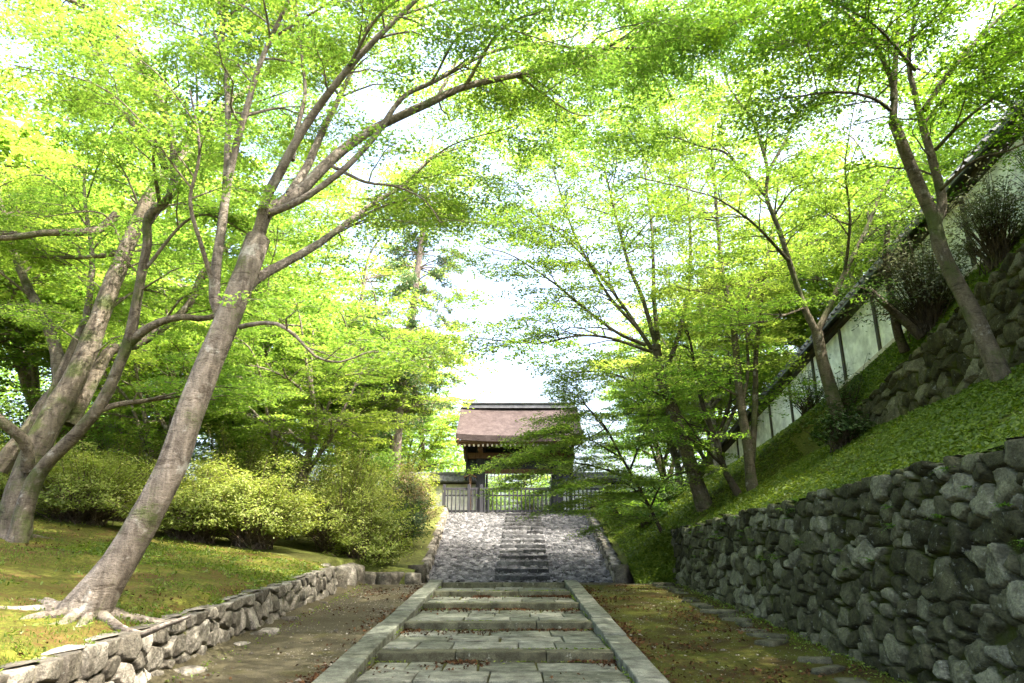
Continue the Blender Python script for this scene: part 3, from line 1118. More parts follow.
# ------------------------------------------------------------------ white wall up the bank
ww = thing('plaster_wall', (8.8, 16, wbase(16)), 'long white plaster wall with a tiled roof running down the hillside', 'wall')
WX = 8.8
YA, YB = 2.0, 38.0
HW = 1.55


def sloped(x0, x1, zlo, zhi, ya=YA, yb=YB, n=2):
    """a long beam that follows the slope of the wall"""
    V, out = [], []
    yv = np.linspace(ya, yb, n)
    for y in yv:
        zb = wbase(y)
        V += [(x0, y, zb + zlo), (x1, y, zb + zlo), (x1, y, zb + zhi), (x0, y, zb + zhi)]
    f = []
    for i in range(n - 1):
        for j in range(4):
            k = (j + 1) % 4
            f.append([i * 4 + j, i * 4 + k, i * 4 + 4 + k, i * 4 + 4 + j])
    f += [[3, 2, 1, 0], [(n - 1) * 4 + j for j in range(4)]]
    return [(np.array(V), np.array(f))]


mesh('wall_panel', sloped(WX, WX + .25, -.3, HW, YA, YB, 40), M['plaster'], ww, False)
mesh('stone_foot', sloped(WX - .09, WX + .3, -.5, .10, YA, YB, 40), M['wood_end'], ww, False)
y = YA + .9
while y < YB:
    zb = wbase(y)
    mesh('wall_post', bx(WX - .045, WX + .02, y - .055, y + .055, zb + .1, zb + HW + .05), M['wood_post'], ww, False)
    y += 1.87
mesh('eave_beam', sloped(WX - .12, WX + .35, HW + .052, HW + .17, YA, YB, 40), M['wood_post'], ww, False)


def roof_slab(side):
    n = 40
    yv = np.linspace(YA - .1, YB, n)
    V = []
    for y in yv:
        zb = wbase(y) + HW
        xo = WX + .12 + side * .46
        V += [(WX + .12, y, zb + .55), (xo, y, zb + .19), (xo, y, zb + .12), (WX + .12, y, zb + .42)]
    f = []
    for i in range(n - 1):
        for j in range(4):
            k = (j + 1) % 4
            f.append([i * 4 + j, i * 4 + k, i * 4 + 4 + k, i * 4 + 4 + j])
    return (np.array(V), np.array(f))


wr = mesh('tile_roof', [roof_slab(-1), roof_slab(1)], M['tile'], ww, False)
ch = []
y = YA
while y < YB:
    zb = wbase(y) + HW
    for sd in (-1, 1):
        p = np.array([(WX + .12 + sd * .02, y, zb + .56), (WX + .12 + sd * .49, y, zb + .195)])
        ch.append(tube(np.linspace(p[0], p[1], 3), [.055] * 3, 6))
    y += .27
mesh('round_tiles', ch, M['tile'], wr, True)
yv = np.linspace(YA - .1, YB, 60)
mesh('ridge_tiles', [tube(np.stack([np.full(60, WX + .12), yv, wbase(yv) + HW + .62], -1), [.12] * 60, 8)], M['tile'], wr, True)

# ------------------------------------------------------------------ trees
UP = np.array((0, 0, 1.0))


def unit(v):
    return v / (np.linalg.norm(v) + 1e-9)


def bez(p0, p1, p2, t):
    t = np.asarray(t)[:, None]
    return p0 * (1 - t) ** 2 + 2 * p1 * t * (1 - t) + p2 * t * t


def grow(limbs, rng, step=.32, L=(.8, 2.0), nter=7, lt=(.35, .8), per_m=95, start=.25, leaf=.034, shape=STAR, spread=.10, droop=.10, flat=.35, keep=None, tiltl=.34, tubes=True, up=(-.05, .35), shade=.0):
    """grow branches, twigs and leaves on a list of limbs (pts, rads). returns twig chunks and a leaf chunk"""
    tw, P, LY = [], [], []
    for pts, rads in limbs:
        seg = np.r_[0, np.cumsum(np.linalg.norm(np.diff(pts, axis=0), axis=1))]
        tot = seg[-1]
        s = tot * start * rng.uniform(.8, 1.1) if start < 1 else tot
        flip = 1
        while s < tot + .05:
            s_ = min(s, tot - 1e-3)
            p0 = np.array([np.interp(s_, seg, pts[:, k]) for k in range(3)])
            i = min(np.searchsorted(seg, s_), len(pts) - 1)
            T = unit(pts[i] - pts[i - 1])
            r0 = np.interp(s_, seg, rads)
            flip = -flip
            az = math.atan2(T[1], T[0]) + flip * rng.uniform(.4, 1.7) if abs(T[2]) < .9 else rng.uniform(0, 6.28)
            h = np.array((math.cos(az), math.sin(az), 0))
            D = unit(.35 * T + h * 1.0 + UP * rng.uniform(*up))
            ln = rng.uniform(*L) * (1.05 - .35 * s_ / tot)
            s += step * rng.uniform(.6, 1.4)
            if shade and h[1] < -.25 and rng.random() < shade:
                continue
            p1 = p0 + D * ln * .5 + UP * .10 * ln + rng.normal(0, .05, 3) * ln
            p2 = p0 + unit(D * np.array((1, 1, .55))) * ln + UP * (.05 - droop) * ln
            if keep is not None and not keep(p2):
                continue
            rb = min(r0 * .55, .006 + .0085 * ln)
            tt = np.linspace(0, 1, 6)
            B = bez(p0, p1, p2, tt)
            B[1:-1] += rng.normal(0, .018, (4, 3)) * ln
            if tubes:
                tw.append(tube(B, lerp(rb, .003, tt), 5))
            for k in range(nter):
                t0 = min(1.0, .22 + .78 * (k + rng.random() * .9) / nter)
                q0 = bez(p0, p1, p2, [t0])[0]
                Dt = unit(p2 - p0)
                a2 = math.atan2(Dt[1], Dt[0]) + (1 if k % 2 else -1) * rng.uniform(.35, 1.2)
                if t0 > .93:
                    a2 = math.atan2(Dt[1], Dt[0]) + rng.uniform(-.3, .3)
                E = unit(np.array((math.cos(a2), math.sin(a2), Dt[2] * flat + rng.normal(0, .12))))
                l2 = rng.uniform(*lt) * (1.15 - .45 * t0)
                q2 = q0 + E * l2 - UP * .10 * l2
                q1 = q0 + E * l2 * .5 + UP * .05 * l2
                if tubes:
                    tw.append(tube(np.array([q0, bez(q0, q1, q2, [.5])[0], q2]), [.0042, .003, .0018], 3))
                n = max(3, int(per_m * l2 * rng.uniform(.7, 1.25)))
                tl = rng.uniform(.12, 1.06, n)
                Q = bez(q0, q1, q2, tl)
                side = np.array((-E[1], E[0], 0))
                Q = Q + side * rng.normal(0, spread, n)[:, None] + E * rng.normal(0, .03, n)[:, None]
                Q[:, 2] += rng.normal(0, .028, n) - .02
                P.append(Q)
    P = np.concatenate(P)
    n = len(P)
    N = rng.normal(0, tiltl, (n, 3)) + UP
    return tw, leaves(P, N, leaf * rng.uniform(.7, 1.3, n), shape, rng), n


def limb_px(pts, r0, r1, step=.11, wig=.012, rng=R):
    """limb from (u, v, Y) points; radii in metres"""
    P = np.array([pix(u, v, Y) for u, v, Y in pts])
    Q = catmull(P, step)
    n = len(Q)
    t = np.linspace(0, 1, n)
    Q[1:-1] += fbm(Q[1:-1] * 2.5 + 3, 2)[:, None] * np.array((1, .6, .5)) * wig
    return Q, lerp(r0, r1, t ** .85)


def extend(limb, L, rng, bend=.25, rend=.006):
    """let a limb run on past its traced end"""
    P, r = limb
    T = unit(P[-1] - P[-3])
    n = max(3, int(L / .12))
    D = unit(T + np.array((rng.normal(0, bend), rng.normal(0, bend), .1)))
    t = np.linspace(0, 1, n + 1)[1:]
    E = P[-1] + (T * (1 - t[:, None]) + D * t[:, None]) * (t * L)[:, None]
    return np.vstack([P, E]), np.r_[r, lerp(r[-1], rend, t)]


TOTAL = 0


def build_tree(name, base, label, cat, group, trunk_limbs, leaf_limbs, bark, leafm, rng, sides=10, rough=.10, roots=None, **kw):
    global TOTAL
    t = thing(name, base, label, cat, group)
    ch = [tube(P, r, sides if r[0] > .05 else 7, rough if r[0] > .03 else .05, 3.1 * i) for i, (P, r) in enumerate(trunk_limbs)]
    if roots:
        ch += roots
    tr = mesh('trunk', ch, bark, t)
    tw, lf, n = grow(leaf_limbs, rng, **kw)
    TOTAL += n
    if tw:
        mesh('twigs', tw, bark, tr)
    mesh('crown', [lf], leafm, t, False)
    return t


def sublimbs(limbs, rng, every=.75, L=(1.0, 2.2), start=.2, up=(-.1, .45)):
    out = []
    for P, r in limbs:
        seg = np.r_[0, np.cumsum(np.linalg.norm(np.diff(P, axis=0), axis=1))]
        s = seg[-1] * start + rng.uniform(0, every)
        fl = 1
        while s < seg[-1]:
            i = min(np.searchsorted(seg, s), len(P) - 1)
            T = unit(P[i] - P[i - 1])
            fl = -fl
            a = math.atan2(T[1], T[0]) + fl * rng.uniform(.5, 1.5) if abs(T[2]) < .92 else rng.uniform(0, 6.28)
            D = unit(.5 * T + np.array((math.cos(a), math.sin(a), 0)) + UP * rng.uniform(*up))
            l = rng.uniform(*L)
            p0 = P[i]
            p1 = p0 + D * l * .5 + rng.normal(0, .07, 3) * l + UP * .06 * l
            p2 = p0 + unit(D * np.array((1, 1, .6)) + rng.normal(0, .15, 3)) * l
            q = catmull(np.array([p0, p1, p2]), .15)
            out.append((q, lerp(min(r[i] * .6, .012 + .010 * l), .006, np.linspace(0, 1, len(q)))))
            s += every * rng.uniform(.6, 1.4)
    return out


def flare(limb, amt=1.0, h=.5):
    P, r = limb
    d = np.r_[0, np.cumsum(np.linalg.norm(np.diff(P, axis=0), axis=1))]
    return P, r * (1 + amt * np.exp(-d / h))


def roots(c, zf, n, L, r, rng, a0=0, a1=6.28):
    out = []
    for k in range(n):
        a = lerp(a0, a1, (k + rng.random() * .6) / n)
        l = L * rng.uniform(.5, 1.2)
        t = np.linspace(0, 1, 12)
        aa = a + .5 * fbm(np.stack([t * 2, t * 0 + k * 3.3, t * 0], -1), 2)
        x = c[0] + np.cos(aa) * t * l
        y = c[1] + np.sin(aa) * t * l
        rr = r * (1 - t * .85)
        z = zf(x, y) - rr * .25 + .14 * np.exp(-t * l / .2) - .05 * t + .02 * fbm(np.stack([t * 5, t * 0 + k, t * 0], -1), 2)
        out.append(tube(np.stack([x, y, z], -1), rr, 7, .2, k))
    return out


# tree A: the leaning pale maple in front, left
ra = np.random.default_rng(11)
bA = pix(86, 612, 7.1)
bA[2] = lawn_z(bA[0], bA[1])
TA = [(80, 622, 7.1), (98, 594, 7.1), (119, 562, 7.12), (147, 516, 7.15), (171, 470, 7.2), (187, 422, 7.22), (203, 378, 7.25), (218, 343, 7.28), (229, 315, 7.3), (245, 275, 7.35), (258, 238, 7.4)]
trunkA = flare(limb_px(TA, .152, .135), .75, .3)
A = [trunkA]
A1 = limb_px([(256, 242, 7.4), (268, 212, 7.45), (296, 195, 7.5), (337, 155, 7.6), (370, 131, 7.7), (400, 116, 7.8), (431, 102, 7.9), (465, 87, 8.0), (522, 74, 8.2), (576, 62, 8.35), (606, 47, 8.5), (643, 29, 8.7), (672, 4, 8.8)], .082, .014)
A2 = limb_px([(268, 214, 7.38), (300, 200, 7.3), (340, 172, 7.3), (372, 140, 7.4), (402, 98, 7.6), (431, 83, 7.7), (462, 66, 7.85), (491, 52, 8.0), (528, 44, 8.2), (562, 47, 8.4), (609, 48, 8.6), (650, 47, 8.7), (680, 36, 8.8)], .045, .012)
A3 = limb_px([(258, 238, 7.4), (266, 200, 7.3), (280, 172, 7.2), (297, 140, 7.1), (314, 113, 7.05), (340, 79, 6.9), (368, 47, 6.8), (414, 2, 6.7)], .068, .026)
A4 = limb_px([(290, 195, 7.5), (308, 165, 7.7), (321, 134, 7.9), (335, 106, 8.1), (352, 70, 8.3), (368, 28, 8.5)], .06, .02)
A5 = limb_px([(226, 325, 7.3), (215, 300, 7.28), (216, 270, 7.25), (222, 225, 7.25), (232, 162, 7.2), (243, 124, 7.1), (259, 66, 7.0), (287, 4, 6.9)], .066, .024)
A5b = limb_px([(226, 190, 7.25), (228, 128, 7.3), (226, 66, 7.4), (219, 3, 7.5)], .045, .022)
A6 = limb_px([(292, 160, 7.3), (297, 130, 7.35), (305, 94, 7.4), (302, 60, 7.45), (297, 10, 7.5)], .035, .014)
A7 = limb_px([(236, 306, 7.3), (248, 286, 7.4), (266, 273, 7.55), (303, 253, 7.9), (331, 235, 8.3), (370, 206, 8.8), (407, 182, 9.3), (432, 157, 9.7), (452, 150, 10)], .065, .012)
A8 = limb_px([(240, 327, 7.3), (255, 324, 7.2), (277, 324, 7.1), (297, 337, 7.1), (316, 356, 7.15), (340, 362, 7.2), (368, 352, 7.3)], .03, .008)
A9 = limb_px([(330, 165, 7.6), (365, 182, 7.4), (395, 186, 7.5), (425, 200, 7.7), (440, 222, 7.8)], .025, .008)
A10 = limb_px([(437, 98, 7.95), (452, 70, 8.3), (465, 45, 8.6)], .025, .012)
A11 = limb_px([(518, 75, 8.2), (545, 95, 8.4), (572, 113, 8.5), (590, 116, 8.6)], .02, .007)
A12 = limb_px([(215, 290, 7.26), (200, 240, 6.9), (190, 200, 6.7), (200, 150, 6.5), (190, 90, 6.3)], .03, .01)
tips = [extend(x, l, ra) for x, l in ((A1, 1.2), (A2, .8), (A3, 2.2), (A4, 1.8), (A5, 2.2), (A5b, 2.0), (A6, 1.6), (A7, .6))]
sl_ = sublimbs(tips + [A12], ra, .8, (.9, 2.0), .35, (.1, .6))
A += tips + [A8, A9, A10, A11, A12] + sl_
build_tree('maple_tree', bA, 'leaning maple with a smooth pale trunk at the edge of the moss lawn', 'tree', 'maple trees', A, tips + [A8, A9, A10, A11, A12] + sl_,
           M['bark_pale'], M['leaf'], ra, 14, .10, roots(bA, lawn_z, 11, 1.3, .075, ra), step=.24, L=(.6, 1.6), nter=7, per_m=150, start=.38, leaf=.027, shape=TRI3, up=(.10, .55), shade=.42)

# tree B: the old mossy maple at the far left
rb = np.random.default_rng(12)
bB = pix(18, 540, 11.2)
bB[2] = lawn_z(bB[0], bB[1])
B1 = flare(limb_px([(0, 575, 11.2), (20, 500, 11.2), (34, 455, 11.25), (48, 424, 11.3), (78, 371, 11.4), (98, 321, 11.5), (114, 281, 11.6), (128, 245, 11.7), (147, 202, 11.8), (170, 165, 12.0), (188, 141, 12.1), (205, 126, 12.2), (224, 108, 12.4)], .245, .08), 1.0, .45)
B2 = flare(limb_px([(10, 570, 10.9), (30, 492, 10.8), (47, 463, 10.7), (68, 442, 10.6), (98, 408, 10.5), (118, 368, 10.4), (131, 333, 10.3), (139, 287, 10.2), (147, 245, 10.1), (148, 216, 10.0), (171, 194, 9.9), (174, 151, 9.8), (165, 114, 9.7), (146, 74, 9.6), (126, 47, 9.5), (104, 18, 9.4), (66, -2, 9.3)], .115, .04), .9, .5)
B2b = limb_px([(165, 168, 9.85), (157, 148, 9.8), (139, 131, 9.8), (115, 101, 9.8), (101, 76, 9.9), (95, 40, 10)], .06, .02)
B3 = limb_px([(128, 345, 10.35), (142, 332, 10.3), (160, 322, 10.3), (182, 317, 10.4), (207, 318, 10.6), (240, 305, 10.8), (262, 280, 11.0)], .075, .018)
B5 = limb_px([(70, 425, 11.6), (94, 377, 11.8), (111, 350, 12.0), (135, 345, 12.2), (160, 329, 12.4), (188, 306, 12.6), (205, 270, 12.8), (240, 235, 13)], .13, .04)
B4 = limb_px([(44, 432, 11.5), (57, 385, 11.6), (77, 338, 11.8), (87, 312, 12), (92, 260, 12.2), (85, 200, 12.4)], .10, .03)
B6 = limb_px([(116, 215, 11.7), (100, 229, 11.5), (84, 232, 11.3), (44, 233, 11.1), (0, 238, 10.9), (-40, 230, 10.8)], .09, .04)
B7 = limb_px([(96, 412, 10.5), (115, 405, 10.6), (135, 402, 10.8), (160, 399, 11), (185, 396, 11.2), (215, 400, 11.4)], .055, .012)
B8 = limb_px([(28, 470, 11.0), (27, 448, 10.8), (18, 434, 10.6), (0, 420, 10.4), (-30, 395, 10.2), (-60, 350, 10)], .10, .05)
B9 = limb_px([(126, 250, 11.7), (100, 256, 11.9), (54, 257, 12.1), (10, 250, 12.3)], .06, .02)
B10 = limb_px([(-2, 470, 11.6), (22, 440, 11.7), (45, 405, 11.9), (60, 380, 12.1), (50, 330, 12.4), (20, 270, 12.7), (0, 200, 13)], .16, .04)
B11 = limb_px([(172, 163, 9.8), (185, 140, 9.7), (203, 112, 9.6), (222, 92, 9.5), (232, 60, 9.4)], .045, .015)
tipsB = [extend(x, l, rb) for x, l in ((B1, 2.2), (B2, 1.6), (B2b, 1.2), (B3, 1), (B5, 1.6), (B4, 1.4), (B6, .6), (B8, .8), (B10, .8))] + [B7, B9, B11]
slb = sublimbs(tipsB, rb, .8, (1.0, 2.3), .35, (.05, .6))
tips = tipsB + slb
build_tree('maple_tree', bB, 'old many-limbed maple with a thick mossy trunk at the left edge', 'tree', 'maple trees', tips, tips,
           M['bark_old'], M['leaf'], rb, 14, .16, roots(bB - np.array((.35, .1, 0)), lawn_z, 9, 1.5, .12, rb), step=.27, L=(.7, 1.8), nter=7, per_m=125, start=.36, leaf=.032, shape=TRI3, up=(.10, .55), shade=.4)

# right-hand maples
rr_ = np.random.default_rng(13)


def on_bank(u, v, Y):
    p = pix(u, v, Y)
    p[2] = float(bank_z(p[0], p[1]))
    return p


def right_tree(label, base, trunk, limbs, ext, bark, leafm, rng, fl=.35, every=1.0, **kw):
    T = flare(trunk, fl, .3)
    tips = [extend(x, e, rng) if e else x for x, e in zip(limbs, ext)]
    tips = tips + sublimbs(tips, rng, every, (.8, 1.8), .2)
    return build_tree('maple_tree', base, label, 'tree', 'maple trees', [T] + tips, tips, bark, leafm, rng, 11, .12, **kw)


b = on_bank(1006, 385, 9.0)
R1 = limb_px([(1010, 395, 9.0), (1000, 375, 9.0), (987, 345, 9.0), (970, 308, 9.0), (953, 277, 9.0), (940, 247, 9.0), (934, 222, 9.0), (920, 189, 9.0), (906, 155, 8.95), (893, 121, 8.9)], .125, .075)
R1l = [limb_px([(893, 121, 8.9), (894, 90, 8.9), (886, 66, 8.8), (875, 44, 8.7), (862, 30, 8.6), (846, 13, 8.5), (820, -3, 8.4)], .055, .02),
       limb_px([(893, 100, 8.9), (896, 50, 8.95), (899, 8, 9.0)], .05, .03),
       limb_px([(936, 222, 9.0), (942, 202, 9.05), (933, 162, 9.1), (924, 131, 9.15), (915, 94, 9.2), (909, 60, 9.3), (915, 10, 9.4)], .075, .025),
       limb_px([(924, 110, 9.2), (943, 81, 9.2), (963, 56, 9.2), (997, 20, 9.2), (1030, -5, 9.2)], .05, .022),
       limb_px([(890, 110, 8.9), (872, 98, 8.4), (840, 92, 8.0), (800, 96, 7.7)], .03, .01),
       limb_px([(935, 150, 9.1), (965, 120, 8.6), (1000, 95, 8.2), (1040, 85, 7.9)], .03, .012),
       limb_px([(915, 70, 9.0), (880, 30, 8.0), (850, 10, 7.4)], .03, .012),
       limb_px([(940, 190, 9.0), (975, 160, 8.6), (1010, 150, 8.3), (1050, 130, 8)], .025, .01)]
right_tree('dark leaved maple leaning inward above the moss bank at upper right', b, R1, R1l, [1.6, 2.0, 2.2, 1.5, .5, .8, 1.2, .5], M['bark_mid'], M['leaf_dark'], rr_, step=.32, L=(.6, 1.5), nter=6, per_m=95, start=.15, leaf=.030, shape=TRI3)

b = on_bank(852, 446, 13.6)
R2 = limb_px([(853, 455, 13.6), (849, 439, 13.6), (832, 395, 13.6), (822, 358, 13.6), (817, 332, 13.6)], .15, .11)
R2l = [limb_px([(817, 334, 13.6), (802, 301, 13.6), (788, 257, 13.5), (778, 227, 13.4), (766, 195, 13.3), (768, 172, 13.2), (760, 141, 13.1), (751, 118, 13.0), (728, 84, 12.8), (719, 37, 12.6)], .075, .015),
       limb_px([(765, 195, 13.3), (741, 168, 13.2), (724, 152, 13.1), (700, 146, 13.0), (670, 135, 12.8)], .045, .012),
       limb_px([(818, 331, 13.6), (832, 301, 13.7), (849, 264, 13.8), (866, 230, 14), (883, 189, 14.2), (899, 170, 14.4), (925, 140, 14.8)], .07, .02),
       limb_px([(768, 172, 13.2), (790, 130, 13.3), (800, 90, 13.4), (795, 40, 13.6)], .04, .015),
       limb_px([(790, 262, 13.5), (755, 225, 12.6), (720, 200, 11.8), (690, 190, 11.3)], .04, .012),
       limb_px([(845, 272, 13.8), (850, 220, 13), (845, 170, 12.4), (850, 130, 12)], .04, .012),
       limb_px([(805, 308, 13.6), (770, 320, 13), (745, 325, 12.5)], .03, .01)]
right_tree('forked maple on the moss bank in front of the white wall', b, R2, R2l, [2.2, 1.6, 1.6, 2.0, 1.2, 1.2, .4], M['bark_mid'], M['leaf_mid'], rr_, step=.33, L=(.7, 1.8), nter=6, per_m=80, start=.2, leaf=.034, shape=TRI3)

b = on_bank(706, 512, 17.2)
R3 = limb_px([(709, 520, 17.2), (703, 502, 17.2), (690, 462, 17.2), (674, 412, 17.2), (663, 385, 17.2), (656, 345, 17.2)], .20, .11)
R3l = [limb_px([(656, 345, 17.2), (643, 300, 17.0), (628, 262, 16.8), (612, 200, 16.5), (600, 150, 16.2), (590, 100, 16)], .065, .015),
       limb_px([(640, 331, 17.0), (606, 292, 16.7), (575, 235, 16.4), (558, 185, 16.1), (546, 140, 15.8)], .05, .012),
       limb_px([(603, 160, 16.2), (580, 125, 15.8), (550, 100, 15.4), (525, 92, 15.1)], .03, .01),
       limb_px([(658, 340, 17.2), (654, 300, 17.4), (653, 254, 17.6), (651, 220, 17.8), (642, 150, 18), (635, 90, 18.2)], .065, .015),
       limb_px([(652, 350, 17.1), (640, 331, 17.0), (623, 306, 16.8), (596, 270, 16.5), (562, 235, 16.2), (535, 215, 16)], .06, .015),
       limb_px([(645, 345, 17.0), (618, 333, 16.6), (592, 314, 16.3), (555, 284, 16.0), (515, 257, 15.7), (488, 248, 15.5)], .05, .012),
       limb_px([(652, 352, 17.0), (609, 338, 16.4), (576, 336, 16.1), (542, 343, 15.8), (505, 341, 15.5), (478, 338, 15.3)], .045, .010),
       limb_px([(662, 380, 17.2), (680, 330, 17.4), (690, 270, 17.6), (688, 200, 17.8), (678, 130, 18)], .07, .02),
       limb_px([(670, 400, 17.2), (640, 385, 16.4), (605, 372, 15.8), (575, 372, 15.4)], .03, .008)]
right_tree('thick maple at the far end of the tall stone wall', b, R3, R3l, [2.6, .8, .5, 2.6, 1.0, .4, .3, 2.2, .3], M['bark_mid'], M['leaf_yellow'], rr_, every=.85, step=.33, L=(.8, 2.0), per_m=58, start=.22, leaf=.038, shape=DIAM)

b = on_bank(755, 492, 16.0)
R4 = limb_px([(757, 500, 16.0), (752, 485, 16.0), (748, 449, 16.0), (739, 388, 16.0), (734, 331, 16.0), (722, 270, 15.9), (718, 225, 15.8), (712, 160, 15.6)], .13, .025)
R4l = [extend(R4, 1.5, rr_),
       limb_px([(751, 470, 16.0), (755, 408, 16.1), (756, 355, 16.2), (763, 287, 16.3), (772, 230, 16.5), (780, 170, 16.7)], .085, .02),
       limb_px([(742, 405, 16.0), (748, 368, 15.9), (748, 297, 15.8), (782, 260, 15.7), (812, 243, 15.6), (840, 228, 15.5)], .045, .012),
       limb_px([(755, 350, 16.2), (735, 310, 15.4), (715, 295, 14.8), (690, 290, 14.4)], .03, .008)]
right_tree('slender upright maple with twin stems on the bank behind the tall wall', b, R4, R4l[0:4], [0, 1.4, .6, .4], M['bark_mid'], M['leaf_yellow'], rr_, .3, step=.28, L=(.7, 1.8), per_m=56, start=.25, leaf=.038, shape=DIAM)

b = on_bank(732, 498, 16.6)
R6 = limb_px([(742, 500, 16.6), (725, 470, 16.7), (712, 430, 16.8), (700, 395, 17), (690, 340, 17.3)], .09, .03)
R6l = [extend(R6, 1.2, rr_), limb_px([(722, 465, 16.7), (705, 448, 16.2), (685, 420, 15.8), (668, 405, 15.4)], .04, .01),
       limb_px([(716, 440, 16.8), (730, 400, 17.2), (728, 350, 17.6)], .05, .012)]
right_tree('dark thin multi-stemmed maple between the thick maple and the slender one', b, R6, R6l, [0, .4, .8], M['bark_dark'], M['leaf_mid'], rr_, .3, step=.28, L=(.7, 1.7), per_m=56, start=.25, leaf=.038, shape=DIAM)

# small maple that leans over the slope and veils the gate
rc_ = np.random.default_rng(17)
p5 = pix(672, 560, 17.9)
b = np.array((p5[0], 17.9, float(bank_z(p5[0], 17.9))))
R5 = limb_px([(673, 566, 17.9), (668, 548, 17.9), (657, 522, 17.8), (637, 484, 17.6), (622, 458, 17.4), (606, 428, 17.1), (590, 410, 16.8)], .055, .02)
R5l = [extend(R5, .8, rc_),
       limb_px([(641, 490, 17.6), (615, 498, 17.0), (590, 508, 16.4), (565, 516, 15.9)], .03, .008),
       limb_px([(636, 482, 17.6), (600, 468, 17.0), (565, 462, 16.5), (535, 462, 16.1), (512, 468, 15.8)], .03, .008),
       limb_px([(622, 458, 17.4), (590, 440, 16.9), (560, 432, 16.4), (535, 440, 16)], .025, .008),
       limb_px([(650, 508, 17.7), (665, 480, 17.2), (690, 470, 16.9), (705, 455, 16.6)], .03, .008),
       limb_px([(630, 470, 17.5), (645, 430, 17.2), (650, 400, 17), (640, 370, 16.8)], .03, .01),
       limb_px([(655, 518, 17.8), (630, 520, 17.2), (605, 535, 16.7)], .02, .006),
       limb_px([(606, 428, 17.1), (580, 445, 16.5), (550, 470, 16.1), (520, 488, 15.9)], .02, .006),
       limb_px([(590, 410, 16.8), (568, 422, 16.4), (548, 450, 16.2)], .018, .006),
       limb_px([(646, 500, 17.7), (620, 480, 16.6), (590, 485, 16.0), (562, 495, 15.7)], .02, .006),
       limb_px([(610, 435, 17.1), (580, 400, 17.3), (560, 385, 17.4)], .02, .007)]
build_tree('maple_tree', b, 'small thin-stemmed maple leaning out and veiling the gate', 'tree', 'maple trees', [flare(R5, .3, .3)] + R5l, R5l,
           M['bark_dark'], M['leaf_yellow'], rc_, 8, .06, step=.18, L=(.6, 1.5), nter=8, per_m=95, start=.22, leaf=.038, flat=.2, droop=.14, shape=STAR, lt=(.25, .6))

# background maples: three kinds grown once, copied
def free_tree(rng, H=8.5, Rc=3.6, nl=7, lean=.1):
    az = rng.uniform(0, 6.28)
    top = np.array((math.cos(az) * lean * H, math.sin(az) * lean * H, H * .45))
    tr = catmull(np.array([(0, 0, -.3), (top[0] * .2, top[1] * .2, H * .15), top * np.array((.6, .6, .62)), top]), .25)
    limbs = [(tr, lerp(.20, .12, np.linspace(0, 1, len(tr))))]
    tips = []
    for k in range(nl):
        a = az + k * 2.4 + rng.uniform(-.4, .4)
        t0 = rng.uniform(.3, 1.0) if k < nl - 2 else 1.0
        p0 = tr[int(t0 * (len(tr) - 1))]
        reach = Rc * rng.uniform(.65, 1.05) * (1 if k < nl - 2 else .45)
        h = H * rng.uniform(.36, .95) if k < nl - 2 else H * 1.02
        p3 = np.array((math.cos(a) * reach, math.sin(a) * reach, h)) + top * np.array((.5, .5, 0))
        p1 = lerp(p0, p3, .35) + UP * .12 * H * rng.uniform(.2, .8)
        p2 = lerp(p0, p3, .7) + UP * .08 * H * rng.uniform(.4, 1) + rng.normal(0, .2, 3)
        q = catmull(np.array([p0, p1, p2, p3]), .25)
        l = (q, lerp(.085, .015, np.linspace(0, 1, len(q))))
        limbs.append(l)
        tips.append(l)
        for m_ in range(2):
            i = int(len(q) * rng.uniform(.3, .7))
            D = unit(np.array((math.cos(a + (1 if m_ else -1) * 1.0), math.sin(a + (1 if m_ else -1) * 1.0), rng.uniform(-.15, .4))))
            q2 = catmull(np.array([q[i], q[i] + D * .9 + UP * .15, q[i] + D * rng.uniform(1.5, 2.3)]), .25)
            l2 = (q2, lerp(.035, .008, np.linspace(0, 1, len(q2))))
            limbs.append(l2)
            tips.append(l2)
    return limbs, tips


protos = []
for k, (lm, seed) in enumerate((('leaf', 31), ('leaf_yellow', 32), ('leaf_mid', 33))):
    rp_ = np.random.default_rng(seed)
    limbs, tips = free_tree(rp_, 8.5, 3.9, 11, .10 + .04 * k)
    ch = [tube(P, r, 8, .08) for P, r in limbs]
    tw, lf, n = grow(tips, rp_, step=.36, L=(.8, 1.8), nter=7, per_m=44, start=.10, leaf=.054, shape=DIAM, spread=.13, tubes=True)
    TOTAL += n
    protos.append((ch, tw, lf, M[lm], M[('bark_mid', 'bark_pale', 'bark_dark')[k]]))

